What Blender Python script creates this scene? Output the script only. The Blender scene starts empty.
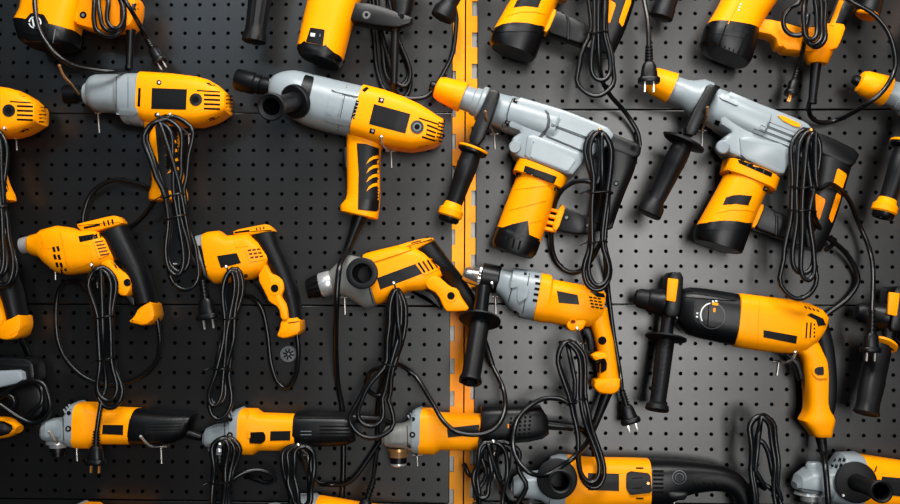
import bpy, bmesh, math, random
from mathutils import Vector, Matrix
from mathutils.bvhtree import BVHTree

# ------------------------------------------------------------------ camera
SC = bpy.context.scene
COL = SC.collection
F_PX = 1000.0                      # 40 mm lens on a 36 mm sensor, 900 px wide
D = 1.690                          # camera distance from the board (m)
ZC = 1.5                           # camera height (m)
YAW, PITCH, ROLL = map(math.radians, (1.9509, -3.0651, 0.2938))

def rot3(y, p, r):
    cy, sy, cp, sp, cr, sr = math.cos(y), math.sin(y), math.cos(p), math.sin(p), math.cos(r), math.sin(r)
    Ry = Matrix(((cy, 0, sy), (0, 1, 0), (-sy, 0, cy)))
    Rx = Matrix(((1, 0, 0), (0, cp, -sp), (0, sp, cp)))
    Rz = Matrix(((cr, -sr, 0), (sr, cr, 0), (0, 0, 1)))
    return Rz @ Rx @ Ry
RM = rot3(YAW, PITCH, ROLL)        # rows: right, down, forward in wall axes (x right, y down, z into wall)
def w2w(v): return Vector((v[0], v[2], -v[1]))
right, down, fwd = (w2w(RM[i]) for i in range(3))
cam = bpy.data.cameras.new('camera')
cam.lens = F_PX * 36 / 900
cam.sensor_width = 36
cam_o = bpy.data.objects.new('camera', cam)
COL.objects.link(cam_o)
M4 = Matrix.Identity(4)
for i in range(3):
    M4[i][0], M4[i][1], M4[i][2] = right[i], -down[i], -fwd[i]
CAM = Vector((0, -D, ZC))
M4.translation = CAM
cam_o.matrix_world = M4
SC.camera = cam_o

# ------------------------------------------------------------------ light
world = bpy.data.worlds.new('shop')
SC.world = world
world.use_nodes = True
world.node_tree.nodes['Background'].inputs[0].default_value = (0.62, 0.72, 0.85, 1)
world.node_tree.nodes['Background'].inputs[1].default_value = 0.035
def area(name, loc, target, sx, sy, power, col):
    l = bpy.data.lights.new(name, 'AREA')
    l.shape = 'RECTANGLE'
    l.size, l.size_y = sx, sy
    l.energy = power
    l.color = col
    o = bpy.data.objects.new(name, l)
    COL.objects.link(o)
    o.location = loc
    o.rotation_euler = (Vector(target) - Vector(loc)).to_track_quat('-Z', 'Y').to_euler()
    return o
area('ceiling_light_panel', (0.15, -1.05, 2.9), (0.05, 0, 1.40), 1.5, 0.45, 50, (1.0, 0.98, 0.95))
area('shop_front_window', (0.80, -4.2, 1.70), (0.3, 0, 1.5), 1.0, 2.1, 105, (1.0, 0.985, 0.97))
area('aisle_light_panel', (-1.25, -2.3, 2.75), (-0.4, 0, 1.6), 0.7, 0.4, 4, (0.62, 0.83, 1.0))
vs = SC.view_settings
vs.view_transform = 'Standard'
vs.look = 'None'
vs.gamma = 1
vs.use_curve_mapping = False
vs.exposure = 0.05

# ------------------------------------------------------------------ materials
def mat(name, col, rough=0.45, metal=0.0, spec=0.5, noise=0.0, nscale=60, bump=0.0, bscale=900, col2=None, coat=0.0):
    m = bpy.data.materials.new(name)
    m.use_nodes = True
    nt = m.node_tree
    b = nt.nodes['Principled BSDF']
    b.inputs['Base Color'].default_value = (*col, 1)
    b.inputs['Roughness'].default_value = rough
    b.inputs['Metallic'].default_value = metal
    b.inputs['Specular IOR Level'].default_value = spec
    b.inputs['Coat Weight'].default_value = coat
    tc = nt.nodes.new('ShaderNodeTexCoord')
    if noise > 0:
        n = nt.nodes.new('ShaderNodeTexNoise')
        n.inputs['Scale'].default_value = nscale
        n.inputs['Detail'].default_value = 6
        nt.links.new(tc.outputs['Object'], n.inputs['Vector'])
        r = nt.nodes.new('ShaderNodeValToRGB')
        c2 = col2 or tuple(c * (1 - noise) for c in col)
        r.color_ramp.elements[0].position = 0.35
        r.color_ramp.elements[1].position = 0.68
        r.color_ramp.elements[0].color = (*c2, 1)
        r.color_ramp.elements[1].color = (*col, 1)
        nt.links.new(n.outputs['Fac'], r.inputs['Fac'])
        nt.links.new(r.outputs['Color'], b.inputs['Base Color'])
        mr = nt.nodes.new('ShaderNodeMapRange')
        mr.inputs['To Min'].default_value = min(1, rough * 1.15)
        mr.inputs['To Max'].default_value = rough * 0.85
        nt.links.new(n.outputs['Fac'], mr.inputs['Value'])
        nt.links.new(mr.outputs['Result'], b.inputs['Roughness'])
    if bump > 0:
        n2 = nt.nodes.new('ShaderNodeTexNoise')
        n2.inputs['Scale'].default_value = bscale
        n2.inputs['Detail'].default_value = 3
        nt.links.new(tc.outputs['Object'], n2.inputs['Vector'])
        bp = nt.nodes.new('ShaderNodeBump')
        bp.inputs['Strength'].default_value = bump
        bp.inputs['Distance'].default_value = 0.0006
        nt.links.new(n2.outputs['Fac'], bp.inputs['Height'])
        nt.links.new(bp.outputs['Normal'], b.inputs['Normal'])
    return m
YEL = mat('yellow_plastic', (1.0, 0.33, 0.0004), 0.40, spec=0.10, noise=0.06, nscale=25, bump=0.10)
YEL2 = mat('amber_plastic', (0.97, 0.28, 0.0005), 0.44, spec=0.10, noise=0.07, nscale=30, bump=0.10)
BLK = mat('black_plastic', (0.0025, 0.0028, 0.0035), 0.37, spec=0.26, noise=0.2, nscale=30, bump=0.2)
RUB = mat('black_rubber', (0.0035, 0.004, 0.005), 0.48, spec=0.22, noise=0.2, nscale=40, bump=0.3, bscale=600)
SLOT = mat('dark_opening', (0.002, 0.002, 0.002), 0.8, spec=0.1)
RED = mat('red_brown_opening', (0.12, 0.015, 0.002), 0.7, spec=0.2)
LAB = mat('dark_label', (0.005, 0.0053, 0.006), 0.42, spec=0.14, noise=0.15, nscale=80)
GRY = mat('grey_cast_housing', (0.25, 0.29, 0.31), 0.34, noise=0.08, nscale=35, bump=0.15, bscale=700)
GRY2 = mat('grey_dark_cast', (0.25, 0.255, 0.24), 0.34, metal=0.2, noise=0.15, nscale=35)
SEAM = mat('dark_seam', (0.05, 0.055, 0.06), 0.5, spec=0.2)
SIL = mat('bare_aluminium', (0.62, 0.63, 0.63), 0.28, metal=0.6, noise=0.12, nscale=50)
CHR = mat('chrome_steel', (0.40, 0.39, 0.38), 0.22, metal=0.9)
ZNC = mat('zinc_wire', (0.72, 0.70, 0.66), 0.25, metal=0.6, noise=0.15, nscale=200)
BRS = mat('bronze_wire', (0.55, 0.30, 0.12), 0.28, metal=0.6, noise=0.2, nscale=200)
CPR = mat('copper_prong', (0.85, 0.36, 0.06), 0.3, metal=0.5)
CRD = mat('black_cord_pvc', (0.0022, 0.0028, 0.0036), 0.30, spec=0.42, noise=0.15, nscale=50, bump=0.1, bscale=300)
WHT = mat('white_print', (0.75, 0.77, 0.78), 0.5)
GDISC = mat('grey_washer_plastic', (0.11, 0.13, 0.14), 0.5, noise=0.1)
BRD = mat('charcoal_powder_coat', (0.0030, 0.0029, 0.0029), 0.33, spec=0.6, noise=0.16, nscale=7, bump=0.08, bscale=1200)
BACK = mat('dark_wall_paint', (0.004, 0.004, 0.004), 0.9, spec=0.1, noise=0.1)
UPR = mat('yellow_upright_paint', (1.0, 0.42, 0.002), 0.30, spec=0.22, noise=0.25, nscale=14, col2=(0.98, 0.28, 0.004))
UPRB = mat('upright_inner_zinc', (0.30, 0.29, 0.27), 0.35, metal=0.3, noise=0.2)

# ------------------------------------------------------------------ geometry helpers
NRM = Vector((0, -1, 0))           # out of the board
def P(px, py, w=0.0):
    """photo pixel -> point on the plane w millimetres in front of the board"""
    c = ((px - 450) / F_PX, (py - 252) / F_PX, 1.0)
    d = right * c[0] + down * c[1] + fwd * c[2]
    t = (-w / 1000 - CAM.y) / d.y
    return CAM + d * t
def K(w=0.0): return (D - w / 1000) / F_PX
def ray(px, py):
    return (right * ((px - 450) / F_PX) + down * ((py - 252) / F_PX) + fwd).normalized()

def finish(name, verts, faces, m, parent=None, loc=None, ang=38, kind=None):
    me = bpy.data.meshes.new(name)
    off = loc if loc is not None else Vector((0, 0, 0))
    me.from_pydata([tuple(v - off) for v in verts], [], faces)
    me.validate()
    bm = bmesh.new()
    bm.from_mesh(me)
    bmesh.ops.recalc_face_normals(bm, faces=bm.faces)
    bm.to_mesh(me)
    bm.free()
    for p in me.polygons: p.use_smooth = True
    me.set_sharp_from_angle(angle=math.radians(ang))
    me.materials.append(m)
    o = bpy.data.objects.new(name, me)
    COL.objects.link(o)
    if parent is not None: o.parent = parent
    if kind: o['kind'] = kind
    return o

def catmull(pts, k):
    if k <= 1 or len(pts) < 3: return pts
    out = []
    n = len(pts)
    for i in range(n - 1):
        p0, p1, p2, p3 = pts[max(i - 1, 0)], pts[i], pts[i + 1], pts[min(i + 2, n - 1)]
        for s in range(k):
            t = s / k
            out.append(tuple(0.5 * ((2 * b) + (c - a) * t + (2 * a - 5 * b + 4 * c - d) * t * t + (3 * b - a - 3 * c + d) * t ** 3)
                             for a, b, c, d in zip(p0, p1, p2, p3)))
    out.append(tuple(pts[-1]))
    return out

def loft_mesh(rings):
    """rings: equal-length vertex loops -> verts, faces with closed ends"""
    v, f = [], []
    n = len(rings[0])
    for r in rings: v += r
    for i in range(len(rings) - 1):
        for j in range(n):
            a, b = i * n + j, i * n + (j + 1) % n
            f.append((a, b, b + n, a + n))
    f.append(tuple(range(n)))
    f.append(tuple(range((len(rings) - 1) * n, len(rings) * n)))
    return v, f

def tube_mesh(pts, rad, seg=8):
    rings = []
    n = len(pts)
    up = Vector((0.1, -1, 0.05)).normalized()
    for i, p in enumerate(pts):
        t = (pts[min(i + 1, n - 1)] - pts[max(i - 1, 0)])
        if t.length < 1e-9: t = Vector((0, 0, 1))
        t.normalize()
        a = up - t * up.dot(t)
        if a.length < 1e-3: a = t.orthogonal()
        a.normalize()
        up = a
        b = t.cross(a)
        r = rad(i / max(n - 1, 1)) if callable(rad) else rad
        rings.append([p + (a * math.cos(2 * math.pi * k / seg) + b * math.sin(2 * math.pi * k / seg)) * r for k in range(seg)])
    return loft_mesh(rings)

def rev_mesh(a, b, prof, seg=24, lobes=0, depth=0.0):
    d = b - a
    L = d.length
    d.normalize()
    u = d.cross(NRM)
    if u.length < 0.05: u = d.cross(Vector((0, 0, 1)))
    u.normalize()
    v = d.cross(u)
    rings = []
    for t, r in prof:
        ring = []
        for k in range(seg):
            q = 2 * math.pi * k / seg
            rr = max(r, 1e-5) * (1 - depth * (0.5 + 0.5 * math.cos(q * lobes)) if lobes else 1)
            ring.append(a + d * (t * L) + (u * math.cos(q) + v * math.sin(q)) * rr)
        rings.append(ring)
    return loft_mesh(rings)

def offset_poly(pts, d):
    """inset a 2D polygon (list of (x,z)) by d, keeping the vertex count"""
    n = len(pts)
    ar = sum(pts[i][0] * pts[(i + 1) % n][1] - pts[(i + 1) % n][0] * pts[i][1] for i in range(n))
    s = 1 if ar > 0 else -1
    out = []
    for i in range(n):
        a, b, c = Vector(pts[i - 1]), Vector(pts[i]), Vector(pts[(i + 1) % n])
        e1, e2 = (b - a), (c - b)
        if e1.length < 1e-9: e1 = e2
        if e2.length < 1e-9: e2 = e1
        e1, e2 = e1.normalized(), e2.normalized()
        n1, n2 = Vector((-e1.y, e1.x)) * s, Vector((-e2.y, e2.x)) * s
        m = n1 + n2
        if m.length < 1e-6: m = n1
        m = m.normalized()
        q = max(m.dot(n1), 0.5)
        out.append(tuple(b + m * (d / q)))
    return out

def round_poly(pts, q=0.22, it=1):
    for _ in range(it):
        o = []
        n = len(pts)
        for i in range(n):
            a, b = pts[i], pts[(i + 1) % n]
            o.append(tuple(a[k] * (1 - q) + b[k] * q for k in range(2)))
            o.append(tuple(a[k] * q + b[k] * (1 - q) for k in range(2)))
        pts = o
    return pts

def circ(cx, cy, r, n=14, ry=None):
    ry = ry or r
    return [(cx + r * math.cos(2 * math.pi * i / n), cy + ry * math.sin(2 * math.pi * i / n)) for i in range(n)]
def bar(x0, y0, x1, y1, h):
    """thin quad of thickness h px along a line"""
    dx, dy = x1 - x0, y1 - y0
    L = math.hypot(dx, dy)
    nx, ny = -dy / L * h / 2, dx / L * h / 2
    return [(x0 + nx, y0 + ny), (x1 + nx, y1 + ny), (x1 - nx, y1 - ny), (x0 - nx, y0 - ny)]

class Tool:
    """one thing: an Empty at its place on the board with its parts as children"""
    def __init__(s, name, label, cat, at, group=None, w=45, off=(0, 0), fit=None):
        s.w = w
        s.fit = fit                # (from x, to x, scale): allows for the outline being set by the near face
        s.dx, s.dy = off
        s.root = bpy.data.objects.new(name, None)
        COL.objects.link(s.root)
        s.loc = P(at[0] + off[0], at[1] + off[1], 0)
        s.root.location = s.loc
        s.root.empty_display_size = 0.02
        s.root['label'] = label
        s.root['category'] = cat
        if group: s.root['group'] = group
        s.bodies = []
        s.plocs = {}
    def pt(s, x, y, w=None):
        if s.fit: x = s.fit[1] + (x - s.fit[0]) * s.fit[2]
        return P(x + s.dx, y + s.dy, s.w if w is None else w)
    def add(s, name, vf, m, parent=None, ang=38, body=False, label=None):
        o = finish(name, vf[0], vf[1], m, parent or s.root, s.loc, ang)
        if label: o['label'] = label
        if body: s.bodies.append((vf[0], vf[1]))
        s._bvh = None
        return o
    def strip(s, name, m, st, n=3.0, seg=28, sm=3, parent=None, w=None, cap=0.93, body=True, label=None, ang=38, bulge=1.5):
        """loft through stations (ax, ay, bx, by, half-depth mm); a and b are the two edges"""
        w = s.w if w is None else w
        st = [tuple(q) + (w,) if len(q) == 5 else tuple(q) for q in st]
        st = catmull([tuple(map(float, q)) for q in st], sm)
        rings = []
        for ax, ay, bx, by, hd, ww in st:
            A, B = s.pt(ax, ay, ww), s.pt(bx, by, ww)
            c, e1, e2 = (A + B) / 2, (A - B) / 2, NRM * hd / 1000
            ring = []
            for k in range(seg):
                q = 2 * math.pi * (k + 0.5) / seg
                cq, sq = math.cos(q), math.sin(q)
                ring.append(c + e1 * math.copysign(abs(cq) ** (2 / n), cq) + e2 * math.copysign(abs(sq) ** (2 / n), sq))
            rings.append(ring)
        def centre(r): return sum(r, Vector()) / len(r)
        if cap < 1:
            c0, c1 = centre(rings[0]), centre(rings[1])
            d = (c0 - c1).normalized() * bulge / 1000
            first = [c0 + d + (p - c0) * cap for p in rings[0]]
            c0, c1 = centre(rings[-1]), centre(rings[-2])
            d = (c0 - c1).normalized() * bulge / 1000
            last = [c0 + d + (p - c0) * cap for p in rings[-1]]
            rings = [first] + rings + [last]
        return s.add(name, loft_mesh(rings), m, parent, ang, body, label)
    def slab(s, name, m, poly, hd, bev=4, w=None, rnd=0.2, it=1, parent=None, body=True, label=None, ang=38):
        """outline extruded +-hd mm about height w, edges rounded by bev mm"""
        w = s.w if w is None else w
        if rnd: poly = round_poly(poly, rnd, it)
        base = [s.pt(x, y, w) for x, y in poly]
        p2 = [(v.x, v.z) for v in base]
        y0 = base[0].y
        rings = []
        prof = [(1.0, hd), (0.3, hd - bev * 0.3), (0.0, hd - bev), (0.0, -hd + bev), (0.3, -hd + bev * 0.3), (1.0, -hd)]
        for ins, h in prof:
            q = offset_poly(p2, ins * bev / 1000)
            rings.append([Vector((a, y0 - h / 1000, b)) for a, b in q])
        return s.add(name, loft_mesh(rings), m, parent, ang, body, label)
    def rev(s, name, m, p0, p1, prof, seg=24, lobes=0, depth=0.0, parent=None, body=True, label=None, ang=38):
        """turned shape from p0 to p1 (px, py, w); profile of (fraction, radius px)"""
        p0 = tuple(p0) + (s.w,) if len(p0) == 2 else p0
        p1 = tuple(p1) + (s.w,) if len(p1) == 2 else p1
        k = K((p0[2] + p1[2]) / 2)
        pr = [(t, r * k) for t, r in prof]
        if pr[0][1] > 1e-4: pr = [(pr[0][0], 1e-5)] + pr
        if pr[-1][1] > 1e-4: pr = pr + [(pr[-1][0], 1e-5)]
        return s.add(name, rev_mesh(s.pt(*p0), s.pt(*p1), pr, seg, lobes, depth), m, parent, ang, body, label)
    def tube(s, name, m, pts, r, k=4, seg=8, parent=None, label=None, w=None):
        w = s.w if w is None else w
        pts = [tuple(q) + (w,) if len(q) == 2 else tuple(q) for q in pts]
        pts = catmull([tuple(map(float, q)) for q in pts], k)
        kk = K(w)
        rad = (lambda t: r(t) * kk) if callable(r) else r * kk
        return s.add(name, tube_mesh([s.pt(*q) for q in pts], rad, seg), m, parent, 60, False, label)
    def bvh(s):
        if getattr(s, '_bvh', None) is None:
            vs_, fs = [], []
            for v, f in s.bodies:
                o = len(vs_)
                vs_ += [tuple(q) for q in v]
                for ff in f: fs.append(tuple(i + o for i in ff))
            s._bvh = BVHTree.FromPolygons(vs_, fs)
        return s._bvh
    def hit(s, x, y):
        h = s.bvh().ray_cast(CAM, ray(x + s.dx, y + s.dy))
        return h[0]
    def patch(s, name, m, poly, off=0.5, thick=2.0, parent=None, label=None, rings=True, rnd=0.0, it=1, dens=3.5, body=False):
        """a thin piece laid on the surface of the parts built so far"""
        if rnd: poly = round_poly(poly, rnd, it)
        bm = bmesh.new()
        bm.faces.new([bm.verts.new((x, y, 0)) for x, y in poly])
        bmesh.ops.triangulate(bm, faces=bm.faces[:])
        for _ in range(5):
            long = [e for e in bm.edges if e.calc_length() > dens]
            if not long: break
            bmesh.ops.subdivide_edges(bm, edges=long, cuts=1)
            bmesh.ops.triangulate(bm, faces=bm.faces[:])
        bm.verts.index_update()
        p2 = [(v.co.x, v.co.y) for v in bm.verts]
        F = [tuple(v.index for v in f.verts) for f in bm.faces]
        rim = [tuple(v.index for v in e.verts) for e in bm.edges if e.is_boundary]
        bm.free()
        hits = [s.hit(x, y) for x, y in p2]
        ys = sorted(h.y for h in hits if h is not None)
        if not ys: return None
        ym = ys[len(ys) // 2]
        V = []
        for h, q in zip(hits, p2):
            if h is None or abs(h.y - ym) > 0.03: h = P(q[0] + s.dx, q[1] + s.dy, -ym * 1000)
            V.append(h + NRM * off / 1000)
        n = len(V)
        V += [v - NRM * thick / 1000 for v in V]
        F += [(i, j, j + n, i + n) for i, j in rim]
        return s.add(name, (V, F), m, parent, 40, body, label)
    def screw(s, x, y, r=2.2, m=None, name='screw', off=0.8):
        return s.patch(name, m or SLOT, circ(x, y, r, 10), off)
    # ---- power cord with an optional hanging coil and plug
    def cord(s, pre=(), coil=None, post=(), r=2.45, w=None, label=None):
        w = s.w if w is None else w
        pts = [tuple(q) + (w,) if len(q) == 2 else tuple(q) for q in pre]
        ends = []
        if pts: pts = catmull([tuple(map(float, q)) for q in pts], 5)
        if coil: pts = pts + coil_points(coil)
        if post:
            q2 = [tuple(q) + (w,) if len(q) == 2 else tuple(q) for q in post]
            if pts: q2 = [pts[-1]] + q2
            pts = pts + catmull([tuple(map(float, q)) for q in q2], 5)[1 if pts else 0:]
        k = K(w)
        keep, s.fit = s.fit, None
        o = s.add('power_cord', tube_mesh([s.pt(*q) for q in pts], r * k, 8), CRD, None, 60, False, label or 'black rubber cord')
        s.cord_o = o
        if coil:
            for t, hw in coil.get('ties', ()):
                x, y, nx, ny = axis_at(coil['axis'], t)
                wc = coil['w'] + (coil['n'] - 1) * coil.get('dw', 3.2)
                hd = coil['n'] * coil.get('dw', 3.2) * 1.35 + 5
                ring = [(x + nx * hw * math.cos(q) + 0.0, y + ny * hw * math.cos(q) + 1.2 * math.sin(q * 2), wc + hd * math.sin(q)) for q in [2 * math.pi * i / 18 for i in range(19)]]
                tail = [(x + nx * hw, y + ny * hw, wc + 2), (x + nx * (hw + 3), y + ny * (hw + 3) + 1, wc + 8), (x + nx * (hw + 7), y + ny * (hw + 7) + 3, wc + 10)]
                s.add('cable_tie', tube_mesh([s.pt(*q) for q in ring], 0.9 * k, 5), BLK, o)
                s.add('cable_tie_tail', tube_mesh([s.pt(*q) for q in tail], 0.6 * k, 5), BLK, o)
        return o
    def plug(s, x, y, ang, w=60, size=1.0, prong=None, spread=4.2, turn=1.0, L=1.0):
        """plug whose strain relief starts at (x, y) and points along ang (degrees, 90 = down)"""
        c, sn = math.cos(math.radians(ang)), math.sin(math.radians(ang))
        def q(a, b, ww=0): return (x + (a * c - b * sn) * size, y + (a * sn + b * c) * size, w + ww)
        o = s.cord_o
        prof = []
        for i in range(6):
            rr = 3.6 + i * .17
            prof += [(i / 6, rr * size), (i / 6 + 0.09, rr * size), (i / 6 + 0.1, 2.8 * size), (i / 6 + 0.165, 2.8 * size)]
        s.rev('plug_strain_relief', BLK, q(0, 0), q(18 * L, 0), prof + [(1, 4.2 * size)], 12, parent=o, body=False)
        e = lambda a, h: q(a, -h)[:2] + q(a, h)[:2]
        a0 = 18 * L
        s.strip('plug_body', BLK, [e(a0 - 1, 5.4) + (9,), e(a0 + 1, 6.6) + (10,), e(a0 + 10, 8 * turn) + (11,), e(a0 + 13, 8.6 * turn) + (11,)], sm=1, seg=16, parent=o, w=w, body=False)
        s.strip('plug_flange', BLK, [e(a0 + 13, 10.5 * turn) + (13,), e(a0 + 16.5, 10.5 * turn) + (13,)], sm=1, seg=16, parent=o, w=w, body=False)
        for sg in (-1, 1):
            s.strip('plug_prong', prong or ZNC, [q(a0 + 16, sg * spread * turn - 0.8)[:2] + q(a0 + 16, sg * spread * turn + 0.8)[:2] + (3,),
                    q(a0 + 25, sg * spread * turn - 0.8)[:2] + q(a0 + 25, sg * spread * turn + 0.8)[:2] + (3,)], n=5, sm=1, seg=8, parent=o, w=w, body=False)

def axis_at(axis, t):
    L = [math.hypot(axis[i + 1][0] - axis[i][0], axis[i + 1][1] - axis[i][1]) for i in range(len(axis) - 1)]
    d = max(0, min(1, t)) * sum(L)
    for i, l in enumerate(L):
        if d <= l or i == len(L) - 1:
            f = d / l
            a, b = axis[i], axis[i + 1]
            tx, ty = (b[0] - a[0]) / l, (b[1] - a[1]) / l
            return a[0] + (b[0] - a[0]) * f, a[1] + (b[1] - a[1]) * f, -ty, tx
        d -= l

def interp(tab, t):
    for (a, u), (b, v) in zip(tab, tab[1:]):
        if t <= b:
            f = (t - a) / (b - a)
            f = f * f * (3 - 2 * f)
            return u + (v - u) * f
    return tab[-1][1]

def coil_points(c):
    """elongated loops hung over a hook, pinched by ties"""
    rnd = random.Random(c.get('seed', 1))
    out = []
    n = c['n']
    for i in range(n):
        sc = (1.0 - c.get('shrink', 0.5) * .75 * i / max(n - 1, 1)) * (1 + rnd.uniform(-.08, .08))
        bot = 1.0 - c.get('short', 0.10) * rnd.random() * (i > 0) - c.get('step', 0.02) * i
        top = c.get('tstep', 0.012) * i
        cx = rnd.uniform(-1.5, 1.5)
        sp = c.get('spread', 3.5) * (i - (n - 1) / 2) * (1 if c.get('seed', 1) % 2 else -1)
        wa, wf, wp = rnd.uniform(.8, 2.6) * c.get('wob', 1), rnd.uniform(1.2, 2.2), rnd.uniform(0, 6)
        for j in range(44):
            th = 2 * math.pi * j / 44
            t = (1 - math.cos(th)) / 2
            tt = top + (bot - top) * t
            q0, q1 = min(1, t / .13), min(1, (1 - t) / .13)
            e = math.sqrt(max(0, 1 - (1 - q0) ** 2)) * math.sqrt(max(0, 1 - (1 - q1) ** 2))
            side = 1 if th < math.pi else -1
            x, y, nx, ny = axis_at(c['axis'], tt)
            h = interp(c['hw'], tt) * sc * e * side * c.get('dir', 1) + sp * interp(c['hw'], tt) / 14 + (cx + wa * math.sin(wf * math.pi * 2 * t * .8 + wp + side)) * (1 - abs(2 * t - 1))
            dw = c.get('dw', 3.2)
            ww = c['w'] + i * dw * 2 + (dw if side > 0 else -dw) * math.sin(math.pi * min(1, t * 2 if t < .5 else 2 - t * 2)) * 0.9
            out.append((x + nx * h, y + ny * h, ww))
    return out

def copy_tree(o, parent=None, skip=()):
    c = o.copy()
    COL.objects.link(c)
    c.parent = parent
    for ch in list(o.children):
        if ch.name.split('.')[0] in skip: continue
        copy_tree(ch, c, skip)
    return c
def copy_tool(t, frm, to, label, skip=('power_cord',)):
    """a copy of a whole tool moved along the board by a pixel step"""
    c = copy_tree(t.root, None, skip)
    c.location = t.root.location + (P(to[0], to[1], t.w) - P(frm[0], frm[1], t.w))
    c['label'] = label
    n = Tool.__new__(Tool)
    n.__dict__.update(t.__dict__)
    n.root, n.loc, n.bodies, n._bvh, n.dx, n.dy = c, c.location.copy(), [], None, 0, 0
    return n

def hook(label, base, tip, leg=10.0, tw=120, mid=None, m=None, bar_w=5.0, legdx=0.6, tipr=1.6):
    """zinc wire peg hook: leg on the board, prong out to the tip"""
    m = m or ZNC
    k = K(0)
    b = P(base[0], base[1], 2.6)
    parts = [tube_mesh([P(base[0] + legdx, base[1] + leg, 2.6), P(base[0] + legdx * .5, base[1] + leg / 2, 2.6), b], 0.95 * k, 8)]
    parts.append(tube_mesh([P(base[0] - bar_w, base[1], 3.2), P(base[0] + bar_w, base[1], 3.2)], 0.9 * k, 8))
    pts = [(base[0], base[1], 2.0)] + list(mid or [(base[0] * .55 + tip[0] * .45, base[1] * .6 + tip[1] * .4, tw * .45)]) + [(tip[0], tip[1], tw)]
    pts = [P(*q) for q in catmull([tuple(map(float, q)) for q in pts], 6)]
    parts.append(tube_mesh(pts, 1.15 * k, 8))
    e = pts[-1]
    d = (pts[-1] - pts[-2]).normalized()
    parts.append(rev_mesh(e - d * 0.002, e + d * 0.003, [(0, 1e-5), (0.1, tipr * k * .8), (.5, tipr * k), (.9, tipr * k * .7), (1, 1e-5)], 10))
    V, Fc = [], []
    for v, f in parts:
        o = len(V)
        V += v
        Fc += [tuple(i + o for i in q) for q in f]
    ob = finish('peg_hook', V, Fc, ZNC, None, b, 50)
    ob.data.materials.append(m)
    nl = len(parts[0][1]) + len(parts[1][1])
    for i, p in enumerate(ob.data.polygons): p.material_index = 0 if i < nl else 1
    ob.location = b
    ob['label'] = label
    ob['category'] = 'hook'
    ob['group'] = 'wire hooks pushed into the pegboard'
    return ob

# ------------------------------------------------------------------ the setting: back wall, pegboard panels, uprights
PM = 0.025
def W(x, y, w=0.0): return Vector((x, -w / 1000, ZC - y))      # wall metres: x right, y down from the camera height
def structure(name, v, f, m, parent=None, loc=None, ang=30):
    o = finish(name, v, f, m, parent, loc, ang)
    if parent is None: o['kind'] = 'structure'
    return o
def box(x0, x1, y0, y1, w0, w1):
    v = [W(x, y, w) for w in (w0, w1) for y in (y0, y1) for x in (x0, x1)]
    f = [(0, 1, 3, 2), (4, 5, 7, 6), (0, 1, 5, 4), (2, 3, 7, 6), (0, 2, 6, 4), (1, 3, 7, 5)]
    return v, f
wall = structure('wall_back', *box(-1.35, 1.35, -0.95, 0.95, -60, -48), BACK)
wall['label'] = 'dark wall clad with charcoal perforated panels'

HR = 0.0033
def panel(ox, oy, i0, i1, j0, j1, xl, xr):
    """perforated sheet: hole columns i0..i1, rows j0..j1 about (ox, oy); folded edges"""
    ts = 12
    V, Fc = [], []
    key = {}
    def vid(x, y, w):
        k = (round(x * 1e5), round(y * 1e5), round(w * 100))
        if k not in key:
            key[k] = len(V)
            V.append(W(x, y, w))
        return key[k]
    h = PM / 2
    for i in range(i0, i1 + 1):
        for j in range(j0, j1 + 1):
            cx, cy = ox + i * PM, oy + j * PM
            c = [vid(cx - h, cy - h, 0), vid(cx + h, cy - h, 0), vid(cx + h, cy + h, 0), vid(cx - h, cy + h, 0)]
            rim = [vid(cx + HR * math.cos(math.pi * 2 * (k + .5) / ts), cy + HR * math.sin(math.pi * 2 * (k + .5) / ts), 0) for k in range(ts)]
            low = [vid(cx + HR * math.cos(math.pi * 2 * (k + .5) / ts), cy + HR * math.sin(math.pi * 2 * (k + .5) / ts), -2.0) for k in range(ts)]
            # rim k at angle (k+.5)*30 deg, y down; corners: c[2] at 45, c[3] at 135, c[0] at 225, c[1] at 315
            cn = [c[2], c[3], c[0], c[1]]
            for q in range(4):
                a = q * 3
                Fc.append((cn[q], rim[a], rim[(a + 1) % ts]))
                Fc.append((cn[q], rim[(a + 1) % ts], rim[(a + 2) % ts]))
                Fc.append((cn[q], rim[(a + 2) % ts], rim[(a + 3) % ts], cn[(q + 1) % 4]))
            for k in range(ts): Fc.append((rim[k], low[k], low[(k + 1) % ts], rim[(k + 1) % ts]))
    gx0, gx1, gy0, gy1 = ox + i0 * PM - h, ox + i1 * PM + h, oy + j0 * PM - h, oy + j1 * PM + h
    yt, yb = oy + j0 * PM - 0.0128, oy + j1 * PM + 0.0128
    xs = [xl] + [ox + i * PM - h for i in range(i0, i1 + 2)] + [xr]
    ys = [yt] + [oy + j * PM - h for j in range(j0, j1 + 2)] + [yb]
    nx, ny = len(xs), len(ys)
    for a in range(nx - 1):
        for b in range(ny - 1):
            if a in (0, nx - 2) or b in (0, ny - 2):
                Fc.append((vid(xs[a], ys[b], 0), vid(xs[a + 1], ys[b], 0), vid(xs[a + 1], ys[b + 1], 0), vid(xs[a], ys[b + 1], 0)))
    # folded rim: rounded edge, then a flange going back
    e = 0.0013
    def loop(d, w): return [(xl - d, yt - d, w), (xr + d, yt - d, w), (xr + d, yb + d, w), (xl - d, yb + d, w)]
    prev = loop(0, 0)
    for d, w in ((e * .5, -0.2), (e * .87, -0.6), (e, -1.3), (e, -18)):
        cur = loop(d, w)
        for q in range(4):
            Fc.append((vid(*prev[q]), vid(*prev[(q + 1) % 4]), vid(*cur[(q + 1) % 4]), vid(*cur[q])))
        prev = cur
    me_o = structure('pegboard_panel', V, Fc, BRD, wall, None, 25)
    return me_o

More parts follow.
